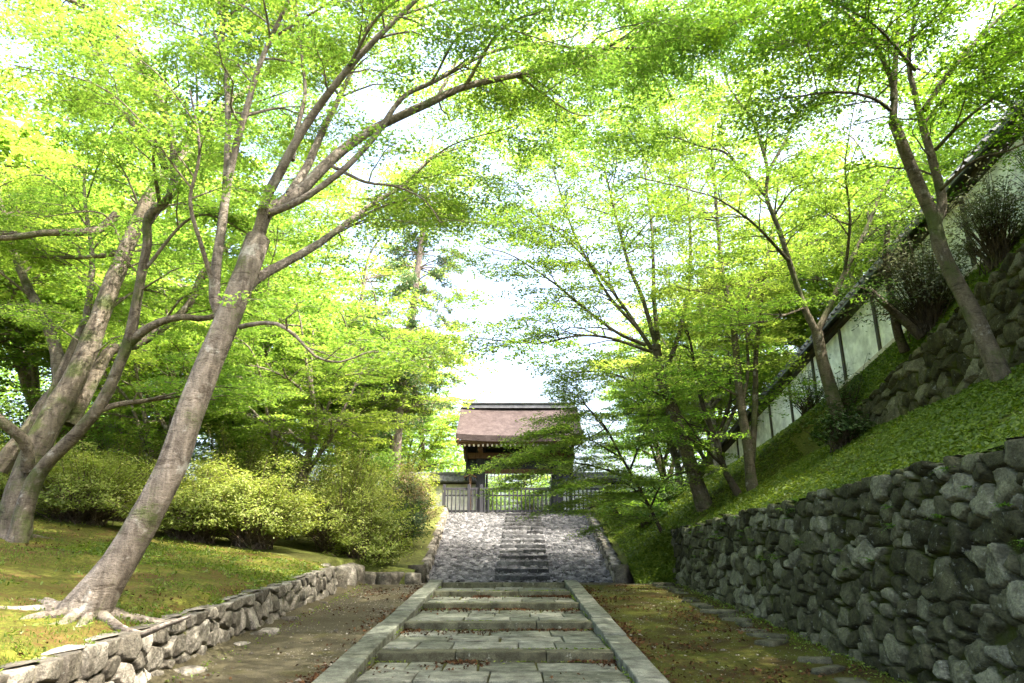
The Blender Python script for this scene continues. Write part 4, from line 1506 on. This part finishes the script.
spots = [
    # X, Y, scale, rot, kind, label
    (-8.2, 21.0, .95, .3, 0, 'bright green maple rising behind the azalea bushes nearest the leaning maple'),
    (-11.5, 20.5, 1.4, 1.4, 1, 'yellow-green maple standing between the leaning maple and the old mossy maple'),
    (-14.5, 16.5, 1.5, 2.2, 0, 'bright maple filling the left edge behind the old mossy maple'),
    (-19.5, 20.0, 1.6, 3.9, 2, 'mid green maple at the far left edge beyond the lawn'),
    (-5.6, 24.5, .95, 5.0, 1, 'yellow-green maple beside the conifer trunk'),
    (-9.5, 26.0, 1.15, .9, 2, 'mid green maple far behind the leaning maple trunk'),
    (-14.5, 27.0, 1.7, 4.2, 0, 'tall bright maple deep in the garden left of the path'),
    (-20.0, 30.0, 1.8, 2.9, 1, 'yellow-green maple deep in the garden at the far left'),
    (-8.0, 35.0, 1.15, 1.9, 0, 'far bright maple seen between the conifer and the leaning maple'),
    (-15.0, 37.0, 1.25, 5.6, 2, 'farthest mid green maple left of the gate'),
    (-6.6, 41.0, 1.0, 3.3, 2, 'mid green maple behind the tiled wall left of the gate'),
    (7.2, 24.5, .95, .5, 1, 'yellow-green maple beyond the thick maple, below the white wall'),
    (6.9, 29.0, .85, 2.5, 0, 'bright maple right of the picket fence'),
    (12.2, 21.5, 1.15, 4.0, 1, 'yellow-green maple rising behind the white wall, nearest of those beyond it'),
    (11.6, 28.0, 1.4, 1.1, 0, 'bright maple behind the lower stretch of the white wall'),
    (8.0, 36.0, 1.1, 5.2, 2, 'mid green maple far right behind the gate'),
    (13.6, 14.5, 1.2, 3.1, 2, 'mid green maple behind the white wall at the right edge'),
    (7.2, 4.6, .95, .8, 2, 'mid green maple added with its trunk out of view to shade the near path, boughs reaching the upper right corner'),  # added tree standing outside the frame, its crown keeps sun off the near path
    (-6.5, 31.0, 1.5, 1.7, 1, 'tall yellow-green maple behind the conifer'),
    (12.0, 25.0, 1.3, 2.2, 2, 'tall mid green maple rising over the middle of the white wall'),
    (-5.7, 18.4, .72, 4.6, 1, 'low spreading maple just behind the azaleas, its branches hanging over them'),
    (-9.0, 17.6, .78, 2.0, 0, 'low spreading maple behind the leaning trunk, between two azaleas'),
    (8.6, 30.5, 1.15, 3.6, 1, 'yellow-green maple in front of the far end of the white wall'),
    (-2.2, 46.0, .6, .4, 1, 'low yellow-green maple behind the left part of the gate opening'),
    (.9, 47.0, .62, 2.4, 0, 'low bright maple seen through the gate opening'),
    (-25.0, 24.0, 1.7, 1.2, 0, 'bright maple beyond the left edge of the lawn'),
]
made = {}
for X, Y, sc, rot, k, lab in spots:
    z = float(lawn_z(X, Y)) if X < 0 else float(bank_z(X, Y))
    if Y > 31 and abs(X) < 9 and Y < 48:
        z = CZ1
    if k not in made:
        t = thing('maple_tree', (0, 0, 0), lab, 'tree', 'maple trees in the background')
        ch, tw, lf, lmat, bmat = protos[k]
        tr = mesh('trunk', ch, bmat, t)
        mesh('twigs', tw, bmat, tr)
        mesh('crown', [lf], lmat, t, False)
        made[k] = t
        root = t
    else:
        src = made[k]
        root = src.copy()
        C.objects.link(root)
        for c_ in src.children:
            d = c_.copy()
            C.objects.link(d)
            d.parent = root
            for g_ in c_.children:
                e_ = g_.copy()
                C.objects.link(e_)
                e_.parent = d
    root['label'] = lab
    root.location = (X, Y, z)
    root.rotation_euler = (0, 0, rot)
    root.scale = (sc, sc, sc)

# conifer beside the slope
rk = np.random.default_rng(51)
cb = pix(392, 490, 23.5)
cbz = float(lawn_z(cb[0], cb[1]))
con = thing('cypress_tree', (cb[0], cb[1], cbz), 'tall conifer with a straight pale trunk left of the gate', 'tree')
tp = catmull(np.array([(cb[0], cb[1], cbz - .3), (cb[0] + .1, cb[1], cbz + 4), (cb[0] + .45, cb[1] + .1, cbz + 8), (cb[0] + .9, cb[1] + .1, cbz + 14.6)]), .3)
ch = [tube(tp, lerp(.24, .04, np.linspace(0, 1, len(tp))), 10, .06)]
P, N, YA_ = [], [], []
for k in range(120):
    hgt = rk.uniform(3.6, 14.3)
    i = int(hgt / 14.9 * (len(tp) - 1))
    a = rk.uniform(0, 6.28)
    ln = rk.uniform(1.0, 2.5) * (1.15 - .5 * hgt / 15)
    D = np.array((math.cos(a), math.sin(a), rk.uniform(-.15, .25)))
    p0 = tp[i]
    p1, p2 = p0 + D * ln * .5 + UP * .12, p0 + D * ln - UP * .22 * ln
    tt = np.linspace(0, 1, 6)
    ch.append(tube(bez(p0, p1, p2, tt), lerp(.028, .006, tt), 5))
    for m_ in range(9):
        t0 = rk.uniform(.35, 1)
        q0 = bez(p0, p1, p2, [t0])[0]
        a2 = a + rk.normal(0, .8)
        E = unit(np.array((math.cos(a2), math.sin(a2), rk.uniform(-.7, .1))))
        l2 = rk.uniform(.25, .6)
        n = int(30 * l2 / .4)
        tl = rk.random(n)
        P.append(q0 + E * (tl * l2)[:, None] + rk.normal(0, .06, (n, 3)))
        YA_.append(E + rk.normal(0, .5, (n, 3)))
P = np.concatenate(P)
YW = np.concatenate(YA_)
mesh('trunk', ch, M['bark_cypress'], con)
mesh('crown', [leaves(P, rk.normal(0, 1, (len(P), 3)), .075 * rk.uniform(.6, 1.3, len(P)), np.array([(1, 0, 0), (.1, .26, 0), (-.8, 0, 0), (.1, -.26, 0)]), rk, YW)], M['cypress'], con, False)
TOTAL += len(P)


# ------------------------------------------------------------------ shrubs
def shrub(name, label, cat, c, rx, ry, h, leafm, leaf, nst, per, rng, group=None, shape=OVAL, stem=True, clump=.16, spread=1.0, bark='stem', open_=.0):
    global TOTAL
    t = thing(name, c, label, cat, group)
    ch, P, N = [], [], []
    c = np.array(c, float)
    for k in range(nst):
        a = rng.uniform(0, 6.28)
        e = math.acos(rng.uniform(.14, 1)) if not open_ else math.acos(rng.uniform(.25, 1))
        lump = 1 + .42 * fbm(np.array([[math.cos(a) * 1.9 + c[0], math.sin(a) * 1.9 + c[1], e * 2.4]]), 2)[0]
        end = c + np.array((math.cos(a) * math.sin(e) * rx, math.sin(a) * math.sin(e) * ry, h * (.12 + .88 * math.cos(e)))) * lump * (rng.uniform(.66, 1.02) if rng.random() < .82 else rng.uniform(1.0, 1.32))
        b0 = c + np.array((rng.normal(0, .12 * rx), rng.normal(0, .12 * ry), -.05))
        mid = lerp(b0, end, .5) + UP * .12 * h
        tt = np.linspace(0, 1, 5)
        ch.append(tube(bez(b0, mid, end, tt), lerp(.013, .003, tt), 4))
        n = int(per * rng.uniform(.6, 1.4))
        tl = 1 - np.abs(rng.normal(0, .13, n))
        d = bez(b0, mid, end, np.clip(tl, .25, 1.02)) + rng.normal(0, 1, (n, 3)) * np.array((clump, clump, clump * .45))
        P.append(d)
        N.append((end - c) * np.array((1 / rx, 1 / ry, 1.2 / h)) * .6 + UP * .9 + rng.normal(0, .45, (n, 3)))
    P = np.concatenate(P)
    N = np.concatenate(N)
    TOTAL += len(P)
    if stem:
        mesh('stems', ch, M[bark], t)
    mesh('foliage', [leaves(P, N, leaf * rng.uniform(.65, 1.35, len(P)), shape, rng)], leafm, t, False)
    return t


rs2 = np.random.default_rng(61)
AZ = [  # X, Y, rx, ry, h, label
    (-5.35, 15.0, 1.3, 1.1, 1.35, 'round yellow-green azalea bush at the corner of the low stone wall'),
    (-3.3, 17.0, 1.0, 1.0, 1.45, 'azalea bush spilling over the bed edging at the landing'),
    (-6.4, 14.6, 1.4, 1.1, 1.25, 'sprawling azalea bush right of the leaning trunk'),
    (-4.2, 17.6, 1.4, 1.2, 2.0, 'tall azalea bush behind the corner of the low wall'),
    (-6.6, 17.0, 1.6, 1.2, 2.0, 'pale topped azalea bush in the second row behind the lawn'),
    (-8.6, 14.4, 1.5, 1.1, 1.2, 'azalea bush just left of the leaning trunk, bare stems showing'),
    (-10.8, 14.6, 1.6, 1.2, 1.3, 'azalea bush beside the old mossy trunk'),
    (-9.4, 17.2, 1.7, 1.3, 1.7, 'azalea bush in the second row behind the leaning trunk'),
    (-13.2, 15.6, 1.7, 1.3, 1.4, 'azalea bush at the left edge behind the old mossy trunk'),
    (-4.9, 20.5, 1.6, 1.3, 2.1, 'pale azalea bush near the conifer trunk'),
    (-7.8, 21.0, 1.8, 1.4, 2.1, 'azalea mound far behind the leaning trunk'),
]
for X, Y, rx, ry, h, lab in AZ:
    z = float(lawn_z(X, Y)) if not (X > LX - .3 and Y < 17.5) else CZ0 + .15
    shrub('azalea_bush', lab, 'bush', (X, Y, z), rx, ry, h * 1.12, M['azalea'], .031, int(190 * rx), 70, rs2, 'azalea bushes behind the lawn', clump=.105)
for X, Y, rx, h, lab in ((-6.9, 18.9, 1.5, 3.4, 'tall loose light green shrub rising behind the azaleas, right of the leaning trunk'),
                         (-10.3, 19.0, 1.6, 3.2, 'tall loose light green shrub behind the leaning trunk'),
                         (-4.7, 22.4, 1.3, 3.3, 'tall light green shrub at the foot of the conifer'),
                         (-13.4, 19.2, 1.7, 3.3, 'tall light green shrub between the old maple and the hedge'),
                         (-8.4, 24.0, 1.8, 3.8, 'tall light green shrub farther back, between two maples'),
                         (-17.0, 18.5, 1.8, 3.4, 'tall light green shrub at the left edge')):
    shrub('leafy_shrub', lab, 'shrub', (X, Y, float(lawn_z(X, Y))), rx, rx, h, M['leaf'], .05, int(90 * rx), 60, rs2, 'tall leafy shrubs behind the azaleas', shape=DIAM, clump=.22)
shrub('evergreen_shrub', 'dark green evergreen shrub beside the cobbled slope', 'shrub', (-3.05, 20.0, float(lawn_z(-3.05, 20))), .7, .9, 1.35, M['shrub_dark'], .04, 140, 55, rs2)
shrub('rusty_shrub', 'rust and green tipped shrub over the left wall of the slope', 'shrub', (-3.2, 22.2, float(lawn_z(-3.2, 22.2))), .95, 1.1, 1.9, M['shrub_rust'], .04, 150, 50, rs2)
shrub('leafy_shrub', 'yellow-green shrub hiding the tiled wall left of the picket fence', 'shrub', (-3.7, 25.5, float(lawn_z(-3.7, 25.5))), 1.15, 1.1, 2.0, M['azalea'], .05, 130, 50, rs2)
# right-hand shrubs on the bank
RS = [
    (7.9, 12.6, .85, 1.0, 1.9, 'shrub_grey', .035, 230, 26, 'grey-green twiggy shrub crowding the top of the upper wall', 'bark_dark', .13),
    (8.0, 10.6, .6, .8, 1.7, 'shrub_grey', .032, 170, 22, 'grey twiggy shrub behind the dark leaved maple', 'bark_dark', .13),
    (8.1, 9.4, .5, .6, 1.6, 'blossom', .022, 90, 12, 'bare shrub with pale blossom under the wall eaves', 'bark_dark', .11),
    (8.0, 8.0, .5, .7, 1.2, 'shrub_dark', .035, 80, 25, 'sparse dark shrub against the white wall at the right edge', 'bark_dark', .12),
    (6.2, 13.2, .55, .6, .85, 'shrub_dark', .045, 60, 26, 'low dark bush on the bank beside the forked maple', 'bark_dark', .12),
    (7.6, 15.8, .7, .8, 1.3, 'shrub_dark', .035, 90, 16, 'thin dark shrub against the white wall above the forked maple', 'bark_dark', .12),
    (8.0, 18.6, .6, .8, 1.2, 'shrub_dark', .035, 80, 16, 'thin shrub in front of the lower white wall', 'bark_dark', .12),
]
for X, Y, rx, ry, h, mk, lf, ns, per, lab, bk, cl in RS:
    shrub('bank_shrub', lab, 'shrub', (X, Y, float(bank_z(X, Y))), rx, ry, h, M[mk], lf, ns, per, rs2, 'shrubs on the right bank', clump=cl, bark=bk, open_=1)
for X, Y, r_, h, lab in ((3.7, 19.8, .55, .8, 'small bright green bush on the grass right of the slope'), (4.4, 21.8, .8, 1.0, 'rounded green bush on the grass below the white wall'), (3.5, 23.6, .6, .9, 'green bush close to the right wall of the slope'),
                         (-1.4, 37.5, 1.6, 2.2, 'green bush seen through the gate opening, left side'), (1.4, 37.0, 1.7, 2.0, 'green bush seen through the gate opening, right side'), (4.6, 33.0, 1.5, 2.4, 'green bush right of the gate')):
    z = CZ1 if Y > 30 else float(bank_z(X, Y))
    shrub('green_bush', lab, 'bush', (X, Y, z), r_, r_, h, M['leaf_mid'], .05, int(120 * r_), 45, rs2, 'green bushes near the gate')

# small leaning stubs among the shrubs on the bank
for pts, r0, r1, lab in (([(921, 337, 12.4), (905, 322, 12.4), (885, 304, 12.3), (868, 288, 12.2)], .09, .05, 'dark leaning branchy stump against the white wall'),
                         ([(905, 352, 13.2), (897, 330, 13.2), (892, 300, 13.2), (886, 262, 13.1), (888, 225, 13.0)], .10, .05, 'small upright trunk in front of the white wall')):
    l = limb_px(pts, r0, r1)
    t = thing('small_tree', l[0][0], lab, 'tree')
    mesh('trunk', [tube(l[0], l[1], 9, .12)], M['bark_dark'], t)
    tw, lf, n = grow([l], rs2, step=.14, L=(.3, .9), nter=4, per_m=45, start=.5, leaf=.035, shape=OVAL)
    mesh('twigs', tw, M['bark_dark'], t)
    mesh('crown', [lf], M['shrub_dark'], t, False)

# the wood far behind the garden
fw = np.random.default_rng(81)
Pw = []
for k in range(340):
    left = k < 230
    x = fw.uniform(-62, -3.5) if left else fw.uniform(9, 60)
    y = fw.uniform(44, 58) + abs(x) * .1
    zz0 = float(lawn_z(x, y)) if left else float(bank_z(x, y))
    top_ = fw.uniform(3, 12) * min(1, .35 + abs(x) / 22)
    m = 320
    d = fw.normal(0, 1, (m, 3))
    d /= np.linalg.norm(d, axis=1)[:, None]
    Pw.append(np.array((x, y, zz0 + top_)) + d * np.array((1.9, 1.9, 1.3)) * fw.uniform(.6, 1.1, (m, 1)))
Pw = np.concatenate(Pw)
o = mesh('distant_wood', [leaves(Pw, UP + fw.normal(0, .6, (len(Pw), 3)), .14 * fw.uniform(.6, 1.4, len(Pw)), DIAM, fw)], M['leaf_mid'], None, False)
tag(o, 'green wood closing the view far behind the garden', 'wood', None, 'stuff')

# clipped hedge and a low roof far off at the left
hd = shrub('clipped_hedge', 'smooth dark green hedge far behind the lawn at the left', 'hedge', (-14.2, 23.0, float(lawn_z(-14.2, 23.0))), 4.0, 1.0, 1.6, M['shrub_dark'], .06, 420, 45, rs2, None, DIAM, False)
hz = float(lawn_z(-15.5, 27.0))
ho = thing('garden_hut', (-15.5, 27, hz), 'low hut with a brown roof glimpsed beyond the hedge', 'hut')
mesh('wall', bx(-17.2, -13.8, 26.2, 28.4, hz, hz + 1.9), M['wood_brown'], ho, False)
mesh('roof', box(-15.5, 26.3, hz + 2.12, 4.4, 1.9, .12, 0, .02, 0, .35) + box(-15.5, 28.0, hz + 2.12, 4.4, 1.9, .12, 0, .02, 0, -.35), M['wood_brown'], ho, False)

# ------------------------------------------------------------------ ground cover
rg2 = np.random.default_rng(71)


def scatter(n, xf, yf, zf, mask=None):
    X, Y = xf(n), yf(n)
    if mask is not None:
        k = mask(X, Y)
        X, Y = X[k], Y[k]
    return np.stack([X, Y, zf(X, Y)], -1)


# herbs on the bank
n = 120000
Y = 3.2 + (17.2 - 3.2) * rg2.random(n) ** 1.35
X = wtopx(Y) + (6.9 - wtopx(Y)) * rg2.random(n)
dn = fbm2(X, Y, 1.6, 3, 31)
k = rg2.random(n) < np.clip(.62 + 1.1 * dn, .06, 1)
P = np.stack([X, Y, bank_z(X, Y)], -1)[k]
P[:, 2] += .012 + .05 * rg2.random(len(P)) * np.clip(.6 + fbm2(P[:, 0], P[:, 1], 2.2, 2, 33), .1, 1.4)
sl = np.array((-.45, 0, .9))
o = mesh('ground_herbs', [leaves(P, sl + rg2.normal(0, .5, (len(P), 3)), .030 * rg2.uniform(.4, 1.6, len(P)), OVAL, rg2)], M['herb'], None, False)
tag(o, 'low leafy ground cover on the steep bank', 'ground cover', None, 'stuff')
# herbs further along, by the slope and on top of the upper wall
n = 45000
Y = 17.2 + 13 * rg2.random(n)
X = cobR(Y) + .35 + 5.2 * rg2.random(n)
P = np.stack([X, Y, bank_z(X, Y)], -1)
n = 20000
Y2 = 7 + 10 * rg2.random(n)
X2 = 7.3 + 1.3 * rg2.random(n) ** 1.8
Y3 = 16.35 + 1.0 * rg2.random(9000)
X3 = 2.75 + 1.0 * rg2.random(9000)
P = np.vstack([P, np.stack([X2, Y2, bank_z(X2, Y2)], -1), np.stack([X3, Y3, bank_z(X3, Y3)], -1)])
P[:, 2] += .01 + .07 * rg2.random(len(P))
o = mesh('bank_grass', [leaves(P, sl + rg2.normal(0, .6, (len(P), 3)), .045 * rg2.uniform(.5, 1.4, len(P)), OVAL, rg2)], M['herb'], None, False)
tag(o, 'grass and herbs on the slope beside the cobbles', 'grass', None, 'stuff')
# moss tufts and grass blades on the lawn
n = 90000
Y = 4.5 + 9.2 * rg2.random(n) ** 1.1
X = LX - .12 - 9 * rg2.random(n) ** 1.4
dn = fbm2(X, Y, 1.4, 3, 41)
k = rg2.random(n) < np.clip(.16 + 1.7 * dn, .02, 1)
P = np.stack([X, Y, lawn_fine(X, Y)], -1)[k]
m = len(P)
yaw = np.stack([rg2.normal(0, .6, m), rg2.normal(0, .6, m), np.ones(m)], -1)
o = mesh('lawn_grass', [leaves(P + UP * .015, rg2.normal(0, 1, (m, 3)) * np.array((1, 1, .2)), .024 * rg2.uniform(.4, 1.6, m), BLADE * np.array((1, 1.5, 1)), rg2, yaw)], M['herb'], None, False)
tag(o, 'short grass blades in the moss of the lawn', 'grass', None, 'stuff')
n = 26000
Y = 4.5 + 9.6 * rg2.random(n)
X = LX - .10 - np.where(rg2.random(n) < .4, np.abs(rg2.exponential(.07, n)), 7 * rg2.random(n))
k = rg2.random(n) < np.clip(.12 + 1.5 * fbm2(X, Y, 1.7, 3, 43), .0, 1)
Y4 = 10.5 + 3.6 * rg2.random(16000)
X4 = LX - .2 - 3.2 * rg2.random(16000)
k4 = rg2.random(16000) < np.clip(.35 + 1.2 * fbm2(X4, Y4, 1.2, 3, 44), 0, 1)
X, Y = np.r_[X[k], X4[k4]], np.r_[Y[k], Y4[k4]]
P = np.stack([X, Y, lawn_fine(X, Y) + .012 + .03 * rg2.random(len(X))], -1)
o = mesh('lawn_herbs', [leaves(P, UP + rg2.normal(0, .6, (len(P), 3)), .020 * rg2.uniform(.5, 1.6, len(P)), OVAL, rg2)], M['herb'], None, False)
tag(o, 'small weeds and tufts growing on the lawn and over its stone edge', 'weeds', None, 'stuff')
# dead leaves on the path
Ps = []
for i in range(len(RY) - 1):
    m = 2600
    y = RY[i] - np.abs(rg2.exponential(.17, m)) - .01
    x = rg2.uniform(KL1, KR0, m)
    k = rg2.random(m) < np.clip(.22 + 1.8 * fbm2(x, y, 1.9, 2, 51), .0, 1)
    x, y = x[k], y[k]
    zz_ = rz(RY[i]) + .03 - .10 - .018 * (RY[i] - y) + .008 + rg2.random(len(x)) * .02
    Ps.append(np.stack([x, y, zz_], -1))
m = 16000
y = 4 + 11.6 * rg2.random(m)
x = np.where(rg2.random(m) < .7, rg2.uniform(1.42, 3.6, m), rg2.uniform(LX + .1, -1.8, m))
k = rg2.random(m) < np.clip(.02 + 1.9 * fbm2(x, y, 1.5, 3, 53), 0, 1)
Ps.append(np.stack([x, y, rz(y) + .012], -1)[k])
m = 9000
y = 4 + 11.6 * rg2.random(m)
side_ = rg2.random(m) < .5
x = np.where(side_, KL0 - np.abs(rg2.exponential(.09, m)), KR1 + np.abs(rg2.exponential(.10, m)))
k = rg2.random(m) < np.clip(.25 + 1.3 * fbm2(x, y, 1.2, 2, 55), 0, 1)
Ps.append(np.stack([x, y, rz(y) + .012], -1)[k])
m = 9000
y = 4.5 + 9 * rg2.random(m)
x = LX - .2 - 7 * rg2.random(m)
k = rg2.random(m) < np.clip(.1 + 1.3 * fbm2(x, y, 1.2, 2, 57), 0, 1)
Ps.append(np.stack([x, y, lawn_fine(x, y) + .015], -1)[k])
P = np.concatenate(Ps)
o = mesh('fallen_leaves', [leaves(P, UP + rg2.normal(0, .5, (len(P), 3)), .021 * rg2.uniform(.4, 1.7, len(P)), STAR, rg2)], M['litter'], None, False)
tag(o, 'brown fallen leaves and litter on the steps and ramps', 'fallen leaves', None, 'stuff')
m = 26000
y = 4 + 12.5 * rg2.random(m) ** .85
x = np.where(rg2.random(m) < .62, rg2.uniform(LX + .05, KL0 - .01, m), rg2.uniform(KR1 + .02, 3.6, m))
k = rg2.random(m) < np.clip(.35 + 1.5 * fbm2(x, y, 1.1, 3, 61), .04, 1)
x, y = x[k], y[k]
r_ = .0055 * rg2.lognormal(0, .55, len(x))
OCT = np.array([(1, 0, 0), (0, 1, 0), (-1, 0, 0), (0, -1, 0), (0, 0, .7)])
Vp = OCT[None] * r_[:, None, None] * rg2.uniform(.6, 1.3, (len(x), 5, 1)) + np.stack([x, y, rz(y) - .012 + .012 * fbm2(x, y, 3, 3, 11.0)], -1)[:, None]
b0 = np.arange(len(x))[:, None] * 5
fp = np.concatenate([b0 + np.array([[i, (i + 1) % 4, 4]]) for i in range(4)])
o = mesh('gravel', [(Vp.reshape(-1, 3), fp)], M['lowstone'], None, False, {'tone': np.repeat(rg2.random(len(x)), 5), 'edge': np.ones(len(x) * 5)})
tag(o, 'loose grit and pebbles on the two ramps', 'gravel', None, 'stuff')
Pm = []
for i in range(len(RY) - 1):
    m = 700
    yq = np.where(rg2.random(m) < .55, RY[i] - np.abs(rg2.exponential(.03, m)), RY[i] + .31 + rg2.normal(0, .012, m))
    xq = rg2.uniform(KL1, KR0, m)
    k = rg2.random(m) < np.clip(.3 + 1.6 * fbm2(xq, yq, 2.2, 2, 63), 0, 1)
    xq, yq = xq[k], yq[k]
    Pm.append(np.stack([xq, yq, np.where(yq < RY[i], rz(RY[i]) + .03 - .10, rz(RY[i]) + .022) + .004], -1))
m = 9000
y = 4 + 11.7 * rg2.random(m)
sd = rg2.integers(0, 4, m)
x = np.choose(sd, [KL0 - .02, KL1 + .005, KR0 - .005, KR1 + .02]) + rg2.normal(0, .018, m)
k = rg2.random(m) < np.clip(.25 + 1.6 * fbm2(x * 3, y, 1.3, 2, 65), 0, 1)
Pm.append(np.stack([x, y, rz(y) + np.where((sd == 0) | (sd == 3), .0, -.01)], -1)[k])
m = 5000
y = 4 + 11.7 * rg2.random(m)
x = np.where(rg2.random(m) < .5, LX + np.abs(rg2.exponential(.12, m)), 3.66 - np.abs(rg2.exponential(.16, m)))
Pm.append(np.stack([x, y, rz(y) + .005], -1))
P = np.concatenate(Pm)
o = mesh('path_moss', [leaves(P + UP * .006, UP + rg2.normal(0, .7, (len(P), 3)), .014 * rg2.uniform(.5, 1.6, len(P)), OVAL, rg2)], M['herb'], None, False)
tag(o, 'moss and tiny weeds in the joints of the stone path', 'moss', None, 'stuff')
# ferns growing on the right wall
fc = []
nf = 46
for k in range(nf):
    y = rg2.uniform(4.6, 15.5)
    t = rg2.uniform(.35, 1.0) ** .7
    x = lerp(3.72, wtopx(y), t) - .10
    z = lerp(rz(y), wtop(y), t)
    for f_ in range(rg2.integers(3, 7)):
        a = rg2.uniform(2.0, 4.3)
        D = np.array((math.cos(a), math.sin(a), rg2.uniform(.1, .8)))
        l = rg2.uniform(.08, .22)
        tt = np.linspace(.1, 1, 9)
        q = np.array((x, y, z)) + D * (tt * l)[:, None] - UP * (tt ** 2 * l * .7)[:, None]
        s_ = np.cross(unit(D), UP)
        for sg in (-1, 1):
            fc.append((q + s_ * sg * .012, np.tile(s_ * sg + D * .4, (9, 1)), .035 * (1.1 - tt)))
P = np.concatenate([a for a, b_, c_ in fc])
YW = np.concatenate([b_ for a, b_, c_ in fc])
SZ = np.concatenate([c_ for a, b_, c_ in fc])
o = mesh('wall_ferns', [leaves(P, UP + rg2.normal(0, .25, (len(P), 3)), SZ, np.array([(1, 0, 0), (.2, .28, 0), (-.6, 0, 0), (.2, -.28, 0)]), rg2, YW)], M['fern'], None, False)
tag(o, 'small ferns growing from the joints of the tall wall', 'ferns', None, 'stuff')
